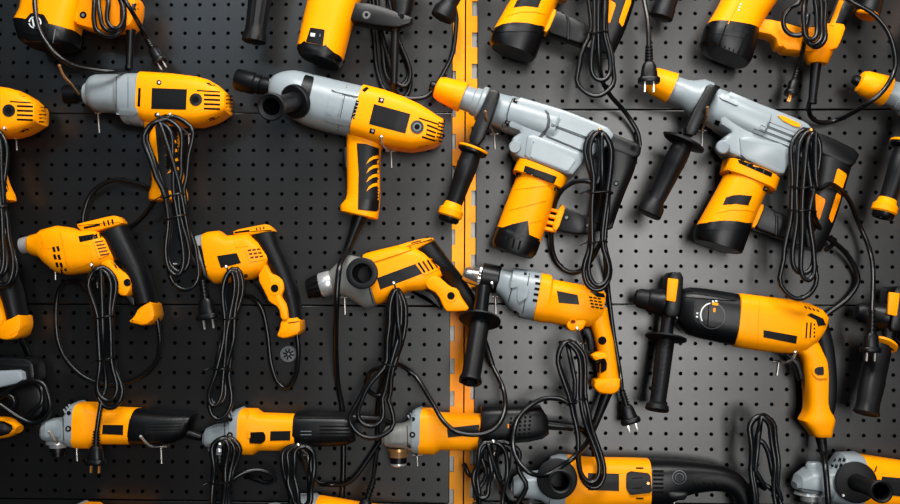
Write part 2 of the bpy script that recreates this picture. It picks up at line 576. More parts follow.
xL, xR = P(451.3, 200).x, P(475.2, 200).x
def bay(ox, oy, j0, j1, left):
    if left:
        i1 = int((xL - 0.010 - ox) / PM)
        i0 = i1 - 35
        panel(ox, oy, i0, i1, j0, j1, ox + i0 * PM - .016, min(xL, ox + i1 * PM + 0.0172))
    else:
        i0 = math.ceil((xR + 0.012 - ox) / PM)
        panel(ox, oy, i0, i0 + 35, j0, j1, ox + i0 * PM - 0.0185, ox + (i0 + 35) * PM + .016)
VP = 12 * PM + 0.0297
bay(-0.54290, -0.51775, -5, 7, True)
bay(-0.49556, -0.21390, -4, 8, True)
bay(-0.77515, 0.06602, -2, 10, True)
bay(-0.77745, 0.06602 + VP, -2, 3, True)
bay(0.33248, -0.49829, -6, 6, False)
bay(0.25555, -0.21793, -4, 8, False)
bay(0.25365, 0.06133, -2, 10, False)
bay(0.25200, 0.06133 + VP, -2, 3, False)

def upright(name, x0, x1, slot_left, label):
    """slotted yellow steel channel standing between the panels"""
    yt, yb = -0.66, 0.66
    sw, sh, pit = 0.0098, 0.026, 0.0545
    V, Fc = [], []
    def addb(vf):
        o = len(V)
        V.extend(vf[0])
        Fc.extend([tuple(i + o for i in q) for q in vf[1]])
    xs0, xs1 = (x0 + sw, x1) if slot_left else (x0, x1 - sw)
    addb(box(xs0, xs1, yt, yb, -4.5, -2.5))
    y = yt
    ph = 0.012 if slot_left else 0.0
    y += ph
    while y < yb:
        addb(box(x0 - 0.006 if slot_left else xs1, xs0 if slot_left else x1 + 0.006, y, min(y + pit - sh, yb), -4.5, -2.5))
        y += pit
    addb(box(xs0 if not slot_left else xs1 - .002, xs0 + .002 if not slot_left else xs1, yt, yb, -26, -4.5))
    o = structure(name, V, Fc, UPR, None, None, 20)
    o['label'] = label
    o['category'] = 'upright'
    b = structure('upright_web', *box(x0 - .006, x1 + .006, yt, yb, -11, -9), UPRB, o)
    return o
xm = P(464.5, 252).x
upright('trim_1', xL - 0.003, xm - 0.0012, True, 'left half of the yellow slotted steel upright between the panels')
upright('trim_2', xm + 0.0012, xR + 0.003, False, 'right half of the yellow slotted steel upright between the panels')

# ================================================================== TOOLS
HAMMERS = 'demolition hammers hung in rows'
WRENCHES = 'impact wrenches on the board'
DRILLS = 'corded drills on the board'
GRINDERS = 'angle grinders along the lower rows'
ROTARY = 'rotary hammers on the right'

# ------------------------------------------------------------------ impact wrenches, the smaller model
def small_wrench(label, off, hx=0, hy=0, at=(160, 100)):
    t = Tool('impact_wrench', label, 'impact wrench', at, WRENCHES, 52, off, fit=(232, 232, .965))
    t.rev('anvil', BLK, (58, 94.5), (84, 94), [(0, 8.5), (.05, 9.6), (.55, 9.6), (.6, 7.5), (1, 7.5)])
    t.rev('nose_collar', GRY, (79, 94), (90, 94), [(0, 9), (.15, 11), (1, 11.5)])
    t.strip('hammer_case', GRY, [(86, 79, 86, 107, 24), (89, 76.5, 89, 110, 28), (94, 75.3, 94, 112, 31), (116, 75, 116, 113.5, 33), (117, 75, 117, 116, 35), (121, 74.5, 122, 124, 37), (143, 74, 141, 127, 40)], n=2.5, sm=1)
    t.patch('case_rib', GRY, [(116, 108.5), (139, 108), (139, 116), (117, 115.5)], 3, rnd=.15)
    t.patch('case_seam', SEAM, bar(116.3, 76.5, 116.3, 113, 0.8), .3)
    t.patch('case_seam', SEAM, bar(128, 76, 128, 124, 0.6), .3)
    b = t.strip('motor_housing', YEL, [(142, 74, 139.5, 121, 40), (150, 74.4, 149, 125, 41), (175, 76, 175, 126.5, 41), (200, 79, 200, 126.5, 40), (211, 82, 211, 123.5, 37), (220, 87, 220, 119.5, 34), (225.5, 92, 225.5, 116, 31), (228.5, 94.5, 228.5, 114, 29)], n=4, sm=1, cap=.97, bulge=.5)
    t.patch('rating_label', LAB, [(152, 88), (187, 89.3), (186, 109.8), (151.3, 109)], .5, 1.5)
    t.patch('brush_cap', BLK, circ(196, 99.6, 6.3, 18), 1.2)
    t.patch('brush_cap_slot', SLOT, circ(196, 99.6, 3.4, 14), 1.9)
    t.patch('gear_window', SLOT, [(138.5, 88), (140.8, 88), (140.2, 107), (137.5, 106)], .5)
    t.patch('vent_slot', SLOT, bar(197, 90.5, 220, 92, 1.2), .4)
    for i, y in enumerate((95, 99.5, 104, 108.5)):
        t.patch('vent_slot', SLOT, bar(204, y, 220, y + .6, 1.9), .4)
    for i, y in enumerate((96, 99.7, 103.4, 107.1, 110.8)):
        t.patch('vent_notch', SLOT, bar(226, y, 233, y + .3, 1.5), .6)
    t.patch('vent_pocket', SLOT, [(205, 121.5), (211, 117.5), (220, 116.5), (213, 121)], .4)
    t.patch('vent_pocket', SLOT, [(206, 82.5), (212, 82.8), (216, 86), (209, 85.5)], .4)
    for x, y in ((159, 82.5), (157, 115)):
        t.patch('screw_recess', SLOT, circ(x, y, 2.6, 8), .4)
        t.patch('screw', ZNC, circ(x + .3, y, 1.3, 8), .9)
    h = lambda x, y: (x + hx * (y - 110) / 90, y + hy * (y - 110) / 90)
    g = lambda ax, ay, bx, by, d: h(ax, ay) + h(bx, by) + (d,)
    t.strip('handle', YEL, [g(140, 116, 178, 116, 24), g(144, 138, 178, 138, 23), g(148, 160, 180, 160, 22), g(150, 180, 182, 180, 22), g(149, 188, 184, 189, 23), g(147, 194, 185.5, 194.5, 24), g(147, 200, 185.5, 200.5, 24)], n=2.6)
    t.patch('grip_panel', RUB, [h(155, 124), h(177, 127), h(180, 160), h(183, 191), h(160, 190), h(158, 155)], .8, rnd=.1)
    for i in range(4):
        y = 140 + i * 9
        t.patch('grip_stripe', YEL, [h(164 + i, y + 7), h(168 + i, y + 2.5), h(176 + i, y), h(176.5 + i, y + 3), h(169 + i, y + 4.5)], 1.5, rings=False)
    t.slab('trigger', BLK, [h(140, 124), h(145, 122), h(149, 143), h(146, 147)], 8, 2)
    return t

iw1 = small_wrench('compact yellow and grey impact wrench lying level with cord coil over its handle', (0, 0))
iw1.cord(pre=[(166, 203, 50), (160, 196, 45), (150, 189, 25), (140, 184, 20), (120, 180, 16), (105, 183, 14), (92, 193, 12), (85.5, 207, 11), (84, 224, 10), (100, 236, 10), (140, 220, 20), (168, 170, 70), (163, 118, 100)],
         coil=dict(axis=[(161, 117), (172, 195), (175, 218), (182, 290)], hw=[(0, 22), (.1, 25), (.3, 17), (.46, 9), (.58, 8), (.8, 15), (1, 17)], n=3, w=100, ties=[(.455, 12), (.58, 11)], seed=3, shrink=.6, short=.1),
         post=[(178, 180, 112), (190, 240, 100), (199, 264, 80), (202.5, 282, 62)], w=70)
iw1.plug(202.5, 280, 82, w=62, L=1.1, size=1.08)

iw0 = small_wrench('compact impact wrench cut off by the left edge showing only its vented rear', (-187, 11), hx=15, hy=-11)
iw0.cord(coil=dict(axis=[(180, 118), (186, 205), (187, 275)], hw=[(0, 8), (.15, 10), (.5, 6), (.65, 6), (.85, 11), (1, 11)], n=3, w=96, ties=[(.5, 9)], seed=5), w=70)

# ------------------------------------------------------------------ the large impact wrench
t = Tool('impact_wrench', 'large tilted impact wrench with grey nose and front handle pointing at the viewer', 'impact wrench', (350, 115), WRENCHES, 58)
t.rev('drive_socket', BLK, (236, 79), (273, 88), [(0, 6), (.0, 10.2), (.04, 11.2), (.5, 11.3), (.54, 9.8), (.66, 9.8), (.68, 8.6), (.78, 9.4), (1, 9.4)])
t.rev('socket_bore', SLOT, (235, 78.7), (236.5, 79.1), [(0, 6), (1, 6)])
t.strip('hammer_case', GRY, [(272, 79, 269.5, 91, 14), (276, 75.6, 270, 99, 24), (284, 72.6, 277, 108, 33), (298, 71.5, 288, 116, 39), (318, 76, 303, 124.5, 42), (340, 81.5, 325, 131.5, 44), (366, 87.3, 352, 137.5, 46)], n=2.3)
t.patch('handle_clamp_band', BLK, [(305, 74.5), (314.5, 77), (309, 100), (300, 118), (292, 114), (298, 95)], 1.4, rnd=.1)
t.patch('case_rib', GRY, [(334, 85.5), (364, 92.5), (362, 98), (331, 91)], 3.4, rnd=.2)
t.patch('case_rib', GRY, [(326, 114.5), (354, 122), (352, 128.3), (324, 121)], 3.4, rnd=.2)
t.patch('case_seam', SEAM, bar(347, 84.5, 337.5, 131, 0.7), .4)
t.patch('case_panel', GRY, [(331, 92), (344, 95), (338, 117.5), (326, 114)], 2.2, rnd=.12)
t.strip('motor_housing', YEL, [(366, 87.3, 352, 137.5, 46), (385, 92, 372, 144, 46), (405, 99, 394, 149.5, 45), (420, 106, 411, 151.5, 42), (430, 112, 425, 149.5, 38), (438, 117.5, 436, 146.5, 34), (443.5, 120.5, 440.5, 142.5, 31)], n=4, sm=1, cap=.97, bulge=.5)
t.patch('rating_label', LAB, [(374, 104), (410.4, 114), (405.3, 133.5), (369, 124)], .5, 1.5)
t.patch('brush_cap', BLK, circ(417.2, 127, 6.7, 18), 1.2)
t.patch('brush_cap_ring', GDISC, circ(417.2, 127, 4.2, 16), 1.7)
t.patch('brush_cap_slot', SLOT, circ(417.2, 127, 2.8, 14), 2.2)
t.patch('gear_window', SLOT, [(356.3, 100), (359, 101), (354, 119.5), (351, 118.5)], .6)
for i in range(5): t.patch('gear_window_rib', ZNC, bar(353 + i * .9, 117 - i * 3.6, 355.5 + i * .9, 117.5 - i * 3.6, .7), 1.1)
t.patch('top_notch', SLOT, [(362, 90), (366.5, 86.5), (369, 88.5), (364.5, 92)], .8)
t.patch('vent_slot', SLOT, bar(419, 118, 439, 124.5, 1.3), .5)
for x0, y0, x1, y1 in ((427, 125, 437.5, 129), (426.5, 129.5, 436, 133), (426, 134, 435, 137), (422, 136.8, 437, 141.5)):
    t.patch('vent_slot', SLOT, bar(x0, y0, x1, y1, 1.7), .5)
for i in range(6): t.patch('vent_notch', SLOT, bar(438.5 - i * .5, 122.5 + i * 3.5, 445 - i * .6, 124.3 + i * 3.5, 1.4), .6)
t.patch('vent_pocket', SLOT, [(417, 148.5), (421, 146), (429, 145.2), (424, 147.3)], .5)
for x, y in ((381.2, 100.3), (372.3, 131.2)):
    t.patch('screw_recess', SLOT, bar(x - 2.6, y - .6, x + 2.6, y + .6, 5), .5)
    t.patch('screw', ZNC, circ(x + .5, y - .3, 1.4, 8), 1.1)
t.strip('handle', YEL, [(347, 133, 384, 144, 27), (346.8, 146, 381, 151, 26), (347, 165, 380, 168, 24), (347.3, 188, 380, 191, 23), (346, 199, 379.7, 204, 24), (341, 205, 378.7, 213, 25), (340.5, 211, 377.7, 219, 25)], n=2.7, sm=2)
t.patch('grip_panel', RUB, [(356.8, 143.2), (366, 144), (379, 148.5), (380, 186.7), (378.6, 212), (358, 209.3), (358.7, 173)], 1.0)
t.patch('grip_pad', BLK, [(359, 199), (379, 200), (378, 211), (358.6, 208.6)], 1.5)
for i in range(4):
    y = 155.3 + i * 9.1
    t.patch('grip_stripe', YEL, [(366.4, y + 9), (369, y + 4), (373, y + 1.2), (378.4, y), (379.3, y + 3.2), (373.5, y + 4), (370, y + 6)], 1.6, rings=False)
t.slab('trigger', BLK, [(343.4, 149), (348, 147), (349, 169), (345, 169.5), (343.6, 160)], 9, 2)
t.rev('front_handle_flange', RUB, (297, 101, 92), (293.5, 102, 100), [(0, 16), (.2, 17.5), (.8, 17.5), (1, 16)], 28)
t.rev('front_handle', RUB, (295, 101.5, 96), (270.7, 106.9, 222), [(0, 10.5), (.3, 9.5), (.7, 9.5), (.86, 11), (.93, 13.6), (.99, 13.8), (1.0, 12.5), (.985, 8.8), (.25, 7.6), (.25, 0)], 28)
t.rev('cord_boot', BLK, (361, 214), (346, 253), [(0, 7.6), (.15, 7.2), (.5, 5), (1, 3.6)], 16)
t.cord(pre=[(349, 246, 56), (345, 255, 76), (340, 266, 104), (337.5, 285, 112), (336.5, 310, 105), (336, 345, 60), (337.5, 380, 20), (342, 408, 6), (343.5, 440, 6), (343, 480, 6), (340, 520, 6)], w=60, r=2.9)
iw2 = t

# ------------------------------------------------------------------ demolition hammers: grey head, yellow ringed side handle
def ringed_hammer(label, off=(0, 0)):
    t = Tool('demolition_hammer', label, 'demolition hammer', (545, 150), HAMMERS, 62, off)
    t.rev('bit_socket', BLK, (430, 84.5), (438, 87.7), [(0, 3.2), (.2, 5), (1, 5.5)], 16)
    t.rev('bit_sleeve', YEL, (436, 87), (463.5, 97.5), [(0, 8), (.04, 10.6), (.2, 12.6), (.95, 15.6), (1, 15)], 24, 12, .035)
    t.rev('nose_tube', GRY, (462, 97), (483, 104.5), [(0, 12.2), (.5, 12.6), (.55, 14), (.8, 14.6), (.85, 17), (1, 17)], 28)
    t.rev('clamp_collar', BLK, (482, 104), (494, 108), [(0, 16.2), (1, 16.2)], 28)
    t.rev('collar_ring', GRY, (479.5, 103.2), (485, 105), [(0, 16.5), (.2, 17.8), (.8, 17.8), (1, 16.5)], 28)
    t.strip('barrel', GRY, [(499, 93.5, 489, 124, 26), (512, 97, 502, 130, 32), (514, 97, 504, 132, 36), (548, 108.5, 537, 143, 39), (560, 112.5, 549, 147, 39)], n=2.3, sm=2)
    t.slab('gearbox', GRY, [(515, 99), (548, 108.5), (570, 115.5), (590, 123.5), (606, 130), (613, 138), (603, 152), (588, 160), (578, 165), (568, 178), (545, 170), (521, 161), (514, 158), (509.5, 150), (512, 140.5), (520, 135), (506, 130)], 33, 7, rnd=.15)
    t.patch('barrel_end_ring', SEAM, [(546, 110), (549, 113), (550.5, 120), (549.5, 128), (546, 134), (541, 138), (536, 140), (537, 138.5), (543, 134.5), (546, 128), (547.5, 120), (546.5, 114), (544.5, 110.5)], .8, rings=False)
    t.patch('barrel_seam', SEAM, [(513.5, 98.5), (510, 106), (507.5, 116), (507.5, 124), (509, 130), (508, 130), (506.2, 124), (506.5, 115), (509, 105.5), (512.5, 98)], .5, rings=False)
    t.patch('gearbox_rib', GRY, [(553, 117), (563, 120), (604, 136), (600, 142), (551, 124)], 3.2, rnd=.1)
    t.patch('gearbox_rib', GRY, [(549, 128), (592, 145), (588, 153), (545, 135)], 3.2, rnd=.1)
    t.patch('gearbox_seam', SEAM, bar(551, 125.5, 598, 143.5, .9), .7)
    t.patch('gearbox_seam', SEAM, bar(546, 136.5, 588, 154, .9), .7)
    t.slab('motor_mount', GRY, [(526, 139), (533, 138), (583, 158), (580, 167), (570, 179), (523, 161)], 37, 5, rnd=.12)
    t.patch('mount_panel', GRY, [(533, 142), (576, 159), (567, 172), (530, 158)], 2.6, rnd=.1)
    t.patch('mount_seam', SEAM, bar(533.5, 142, 532, 152, .8), 1.2)
    t.rev('mount_boss', GRY, (515, 147, 84), (515, 147, 98), [(0, 6.5), (.8, 6.5), (1, 5.3)], 18)
    for x, y in ((515.5, 100.7), (504.5, 125.5), (507, 123)):
        t.patch('bolt_recess', SLOT, bar(x - 2.2, y - .8, x + 2.2, y + .8, 4.6), .6)
        t.patch('bolt', ZNC, circ(x + .6, y - .4, 1.1, 8), 1.1)
    # motor
    t.strip('motor_housing', YEL, [(519, 171, 560, 187, 38), (516, 178, 557, 193, 38), (506, 203, 548.5, 219, 38), (497, 227, 540.5, 243, 38)], n=2.5, sm=2)
    t.strip('motor_cap', BLK, [(498, 225.5, 540.5, 242, 37), (496, 230, 539.5, 246, 38.6), (492, 241, 536, 255, 37.5), (493, 246.5, 532, 258.5, 36)], n=2.6, sm=1, cap=.98, bulge=.6, ang=30)
    t.patch('cap_step', BLK, [(496.3, 229.6), (512, 224.2), (528, 220.6), (529.3, 234.7), (539.7, 239.3), (537, 246), (520, 240), (499, 233)], 1.2, rings=False)
    t.strip('motor_collar', YEL, [(517, 160, 567, 180, 41), (512.8, 171.5, 563, 191, 41)], n=3.2, sm=1)
    t.patch('collar_label', LAB, [(525, 165.5), (557, 176.8), (554, 184), (523.3, 172.5)], .6, rnd=.05)
    for x, y in ((518.5, 174.5), (556.5, 189.3)):
        t.patch('bolt_recess', SLOT, circ(x, y, 2.6, 8), .7)
        t.patch('bolt', ZNC, circ(x, y, 1.1, 8), 1.2)
    for x0, y0, x1, y1 in ((514, 189, 551, 184.5), (508, 210, 546, 200), (520, 225, 543, 219)):
        t.patch('moulded_rib', YEL, bar(x0, y0, x1, y1, 1.5), .9)
    for x in (508.5, 514.5, 520.5):
        t.patch('cap_vent', SLOT, bar(x, 237 + (x - 508) * .3, x - 2.2, 246 + (x - 508) * .3, 2), .5)
    # rear grip
    for i in range(4):
        y = 208 + i * 6.2
        t.slab('joint_rib', YEL, [(545 - i * 1.8, y - 1), (562 - i * 1.8, y + 3), (561 - i * 1.8, y + 6.5), (544 - i * 1.8, y + 2.5)], 12, 1.5)
    t.slab('joint_plate', YEL, [(559.5, 205), (565.5, 207), (557, 232), (551, 229.5)], 16, 2)
    t.slab('grip_arm', BLK, [(564.5, 208), (580, 215), (592, 218.5), (612, 222), (612, 229), (600, 231), (585, 234.5), (575, 234.5), (556, 231)], 15, 2.5, rnd=.1)
    t.screw(566.5, 217.5, 3.0, SLOT, 'screw_recess')
    t.screw(566.5, 217.5, 1.7, GDISC, off=1.3)
    t.screw(587.5, 225.2, 3.0, SLOT, 'screw_recess')
    t.screw(587.5, 225.2, 1.6, GDISC, off=1.3)
    t.strip('rear_grip', BLK, [(602, 146, 638, 156, 19), (603, 168, 634, 171, 20), (599, 188, 626.5, 189, 20), (593, 207, 619, 208, 19), (588, 222, 613, 226, 18)], n=2.8)
    t.slab('grip_top', BLK, [(604, 131), (613, 136), (640.5, 146.5), (638.5, 158), (630, 160), (598, 149)], 20, 5)
    t.screw(633.2, 148, 2.7, SLOT)
    t.screw(616, 183.5, 2.8, SLOT, 'screw_recess')
    t.screw(616, 183.5, 1.5, GDISC, off=1.3)
    # side handle
    t.slab('handle_neck', BLK, [(490, 89.5), (500.5, 93), (497.5, 106), (481, 147.5), (467.5, 143.5), (477, 118), (484, 103)], 13, 4, w=92)
    t.rev('handle_flange', BLK, (474.5, 145.5, 92), (471, 154.5, 92), [(0, 11), (.25, 15), (.75, 15), (1, 11)])
    t.rev('handle_flange_ring', YEL, (473.6, 147.8, 92), (472.7, 150.2, 92), [(0, 15.2), (.2, 15.8), (.8, 15.8), (1, 15.2)])
    t.rev('handle_grip', RUB, (472, 152, 92), (453, 206, 92), [(0, 9.5), (.15, 10.4), (.2, 10.3), (.22, 10.7), (.5, 9.8), (.52, 9.4), (1, 8.3)])
    t.rev('handle_end_ring', YEL, (454, 202.5, 92), (449.3, 217, 92), [(0, 8), (.08, 8.8), (.35, 9.6), (.5, 12.2), (.9, 12.4), (1, 11)])
    t.rev('handle_end_cap', BLK, (449.8, 215.5, 92), (447.8, 222, 92), [(0, 10.6), (.7, 10.6), (1, 9), (.9, 5.5), (.5, 5), (.5, 0)])
    return t
dh1 = ringed_hammer('grey-headed demolition hammer with yellow ringed side handle hanging over the yellow upright')
dh1.cord(pre=[(606, 232, 60), (590, 262, 30), (578, 272, 20), (565, 270, 18), (555, 258, 20), (551.5, 240, 30), (552.5, 215, 60), (559, 194, 90), (572, 183, 100), (586, 181, 110), (598, 182, 118), (600, 150, 112)],
         coil=dict(axis=[(598, 131), (601, 175), (597, 235), (598, 290)], hw=[(0, 13), (.12, 14.5), (.36, 9), (.7, 7), (.88, 14), (1, 15)], n=2, w=112, ties=[(.385, 13), (.70, 10)], seed=8, shrink=.4, short=.04, spread=2, wob=.5),
         post=[(602, 180, 120), (604, 240, 60), (607.5, 282, 14), (613, 330, 13), (619.5, 370, 16), (622, 391, 38)], w=80)
dh1.plug(622, 391, 74, w=42, size=.95)

dhE = copy_tool(dh1, (450, 215), (876, 211), 'demolition hammer with yellow nose and ringed handle cut off by the right edge')

# ------------------------------------------------------------------ demolition hammers: plain black side handle, yellow inserts in the rear grip
t = Tool('demolition_hammer', 'grey-headed demolition hammer with plain black flanged side handle and yellow grip inserts', 'demolition hammer', (750, 150), HAMMERS, 62)
t.rev('bit_socket', BLK, (641, 76), (650, 79), [(0, 4.5), (.2, 6), (1, 6)], 16)
t.rev('bit_sleeve', YEL, (648, 78.5), (672, 88.5), [(0, 10), (.05, 12.5), (.3, 14), (1, 16)], 24, 10, .03)
t.rev('nose_tube', GRY, (670.5, 88), (706, 101.5), [(0, 13), (.35, 13.5), (.5, 15), (.7, 19), (.75, 20), (1, 20)], 28)
t.rev('clamp_collar', BLK, (701, 99.5), (712, 104), [(0, 18.6), (1, 18.6)], 28)
t.strip('barrel', GRY, [(716, 89, 702, 121, 30), (722, 91, 709, 126, 35), (752, 104.5, 738, 140, 40), (768, 111, 754, 147, 40)], n=2.6, sm=2)
t.slab('gearbox', GRY, [(722, 93), (752, 106), (777, 115.5), (801, 125.5), (807, 132), (794, 149), (785, 160), (777, 178), (755, 170), (733, 160), (724, 156), (717.3, 147), (720, 140), (727, 135), (714, 127)], 34, 7, rnd=.15)
t.slab('motor_mount', GRY, [(733, 141), (741, 139), (791, 150), (785, 161), (777, 179), (735, 161)], 38, 6, rnd=.12)
t.rev('mount_boss', GRY, (723, 147, 84), (723, 147, 97), [(0, 7), (.8, 7), (1, 5.6)], 18)
t.patch('top_trim', YEL, [(777, 115.5), (783, 116), (800, 124), (800, 127.5), (793, 126), (783, 121)], 1.8, rnd=.1)
for x0, y0, x1, y1 in ((753, 131, 794, 147), (760, 127.5, 797, 142), (767, 124, 800, 137)):
    t.patch('cooling_rib', GRY, bar(x0, y0, x1, y1, 3.2), 3.0)
    t.patch('cooling_groove', SEAM, bar(x0 + 1, y0 - 2.2, x1, y1 - 2.3, .9), .6)
t.patch('barrel_ridge', GRY, [(721, 93), (738, 100.5), (737, 106), (719, 98)], 3.0, rnd=.12)
for x, y in ((729, 98.7), (717, 123)):
    t.patch('bolt_recess', SLOT, bar(x - 2.4, y - 1, x + 2.4, y + 1, 5), .9)
t.slab('gearbox_lug', GRY, [(798, 126), (806, 129), (803, 138), (795, 134)], 26, 3)
t.strip('motor_housing', YEL, [(728, 169, 769, 186, 39), (724, 176, 765, 193, 39), (712, 198, 759, 206, 40), (697, 225, 751.5, 224.5, 40)], n=2.5, sm=3)
t.strip('motor_cap', BLK, [(697, 224.5, 751.5, 224, 39.5), (695, 230, 748, 234, 40.6), (694, 236.5, 742, 251, 39.5), (696, 240, 739.5, 254, 39)], n=2.6, sm=1, cap=.98, bulge=.6, ang=30)
t.patch('cap_edge', BLK, [(696.5, 226), (710, 221.8), (724, 220.5), (738, 221.3), (751, 223.7), (748, 230), (700, 230)], 1.2, rings=False)
t.strip('motor_collar', YEL, [(724.5, 159.5, 777, 181, 42), (721.5, 171.5, 773, 192.5, 42)], n=3.2, sm=1)
for x, y in ((729, 171), (765.5, 189)):
    t.patch('bolt_recess', SLOT, bar(x - 2.2, y - .9, x + 2.2, y + .9, 4.8), .7)
    t.patch('bolt', ZNC, circ(x, y, 1.2, 8), 1.2)
t.patch('mount_opening', SLOT, [(736.5, 156.8), (772.5, 173), (771, 177), (739, 163)], .8)
for i in range(3): t.patch('opening_rib', SEAM, bar(748 + i * 8, 163 + i * 3.4, 747 + i * 8, 166 + i * 3.4, 1), 1.3)
t.patch('motor_label', LAB, [(726, 197.4), (733, 195.3), (740, 194.8), (752, 196), (748.3, 205.4), (736, 203.8), (722.7, 204.9)], .6, rings=False)
t.patch('moulded_rib', YEL, [(716, 212), (730, 208.5), (745, 208.5), (757, 211), (757, 212.3), (745, 210), (730, 210), (716, 213.5)], .9, rings=False)
t.slab('joint_plate', YEL, [(757.5, 205), (762.5, 206), (753, 229), (747.5, 227)], 17, 2)
t.slab('grip_arm', BLK, [(761.5, 206), (771.5, 211), (795, 221), (808, 228), (806, 243), (785, 240), (752.5, 228.5)], 16, 2.5, rnd=.1)
t.slab('grip_arm_band', BLK, [(770, 210), (773, 211.5), (776, 219), (775, 237), (771.5, 236), (772.5, 219)], 17.5, 1.5)
t.strip('rear_grip', BLK, [(815, 148, 853, 160, 19), (812, 175, 847, 178, 20), (806, 200, 839, 206, 20), (798, 225, 831, 229, 19), (786, 242, 820, 252, 18)], n=2.8)
t.slab('grip_top', BLK, [(800, 130), (827, 138.5), (857, 153.5), (851, 167), (842, 168), (806, 150)], 20, 5)
t.patch('grip_insert', YEL2, [(837.5, 168), (847, 174.5), (841.5, 191), (832.5, 186)], 1.0, rnd=.1)
t.patch('grip_insert', YEL2, [(815, 193), (825.8, 199.7), (819.3, 220.7), (813, 210)], 1.0, rnd=.1)
t.patch('grip_insert', YEL2, [(836.8, 192.5), (841.3, 196), (832, 223.5), (828.4, 218)], 1.0, rnd=.1)
t.slab('handle_neck', BLK, [(707, 84.5), (717.5, 89), (706, 113), (694, 138), (681.5, 134.5), (693, 110), (700, 98)], 14, 4, w=94)
t.rev('handle_flange', RUB, (685.3, 139.8, 94), (682.7, 145.2, 94), [(0, 12), (.3, 21.3), (.7, 21.3), (1, 12)], 30)
t.rev('handle_grip', RUB, (683.5, 143.5, 94), (648.5, 215.5, 94), [(0, 9), (.06, 10), (.13, 10.8), (.14, 10.4), (.2, 11), (.21, 10.6), (.28, 11), (.29, 10.5), (.7, 9), (.78, 8.5), (.8, 8.9), (.88, 12), (.98, 12.3), (1, 11)])
dh2 = t
dh5 = copy_tool(dh2, (736, 200), (531, 7), 'demolition hammer with curved dark label, cut off by the top edge near the upright')
dh2.cord(pre=[(826, 250, 60), (835, 240, 30), (815, 235, 70), (813, 205, 100), (812, 150, 112)],
         coil=dict(axis=[(811, 129), (808, 165), (803, 212), (803, 299)], hw=[(0, 13), (.12, 15), (.36, 11), (.5, 9), (.75, 15), (.9, 19), (1, 17)], n=3, w=108, wob=.7, ties=[(.345, 13), (.48, 13)], seed=12, shrink=.7, short=.16),
         post=[(817, 186, 122), (831, 184, 110), (847, 197, 80), (858, 222, 40), (869, 248, 40), (873, 272, 60), (872, 312, 95)], w=80)
dh2.plug(872, 310, 92, w=105, size=1.0, turn=.95, L=1.4)
dh2.tube('power_cord', CRD, [(806, 150, 112), (812, 195, 116), (815, 219, 100), (825, 235, 60), (844, 251, 30), (855, 268, 20), (857.5, 283, 16), (846, 300, 14), (826, 315, 14), (812, 330, 14)], 2.6, w=60, label='black rubber cord')
dh5.cord(coil=dict(axis=[(598, -40), (599, 32), (598, 96)], hw=[(0, 8), (.25, 10), (.5, 7), (.75, 17), (.9, 20), (1, 17)], n=2, w=110, spread=4, wob=.7, ties=[(.53, 9)], seed=4, shrink=.62, short=.12),
         post=[(598, 20, 118), (600, 70, 100), (608, 92, 60), (625, 112, 30), (637, 131, 22), (640, 146, 20)], w=80)
dh5.cord_o = dh5.tube('power_cord', CRD, [(640, -30, 90), (644, 0, 100), (648, 22, 108), (649, 47, 112)], 2.5, w=40, label='black rubber cord')
dh5.plug(649, 46, 90, w=113, size=1.05)

# ------------------------------------------------------------------ top hammer with the windowed label
t = Tool('demolition_hammer', 'demolition hammer with black bolted rear arm and windowed motor at the top', 'demolition hammer', (330, 20), HAMMERS, 62)
t.strip('motor_housing', YEL, [(318, -36, 368, -22, 40), (308, 3, 355, 15, 40), (298, 47, 343, 59, 40)], n=2.6, sm=3)
t.strip('motor_cap', BLK, [(298.7, 46, 342.5, 58.5, 39), (297.8, 50, 342, 62, 40.5), (300, 55.5, 339, 66, 39)], n=2.7, sm=1, cap=.98, bulge=.6, ang=30)
t.patch('cap_edge', BLK, [(304.5, 40.5), (325, 44.5), (327.5, 53), (342, 59.8), (340, 63), (299, 52), (298.6, 46)], 1.1, rings=False)
t.patch('window_frame', YEL, [(308.5, 26), (327.5, 28.5), (325.5, 46), (304, 42)], 1.2, rnd=.08)
t.patch('window_label', LAB, [(310.5, 27.8), (325, 29.9), (323, 45.5), (306, 42)], 1.8)
t.patch('label_print', WHT, [(311, 33), (315.5, 33.7), (315, 37), (310.6, 36.4)], 2.2)
t.patch('label_print', GDISC, bar(320.3, 34.5, 320, 37, 1), 2.2)
for i in range(4): t.slab('joint_rib', YEL, [(343, 5 + i * 5), (352, 6.5 + i * 5), (351, 9.3 + i * 5), (342, 8 + i * 5)], 12, 1.5)
t.slab('joint_plate', YEL, [(348.5, 3), (353, 4), (349.5, 24), (345, 23)], 16, 2)
t.slab('grip_arm', BLK, [(351.7, 5), (370, 6), (385, 10), (413, 20), (411, 26), (398, 30), (377, 28), (349, 22)], 17, 2.5, rnd=.1)
t.screw(366.5, 15, 5.3, BLK, 'bolt_washer', .8)
t.screw(366.5, 15, 4, CHR, 'bolt', 1.6)
t.screw(366.5, 15, 1.8, SLOT, 'bolt_socket', 2.1)
t.screw(402, 16.3, 2.4, SLOT)
t.strip('rear_grip', BLK, [(396, -36, 424, -30, 19), (391, -5, 415, -2, 19), (392, 8, 412, 12, 18), (393, 18, 408, 22, 17)], n=2.8)
t.rev('cord_boot', BLK, (395.5, 27), (394, 84), [(0, 5.6), (.06, 5.6), (.08, 4.2), (1, 3.4)], 16)
t.rev('side_handle', RUB, (266, -46), (254, 42.5), [(0, 18), (.04, 18), (.05, 11), (.3, 12.6), (.8, 10.6), (.86, 10.8), (.93, 12.4), (.99, 12.6), (1, 11)], 28, 14, .05)
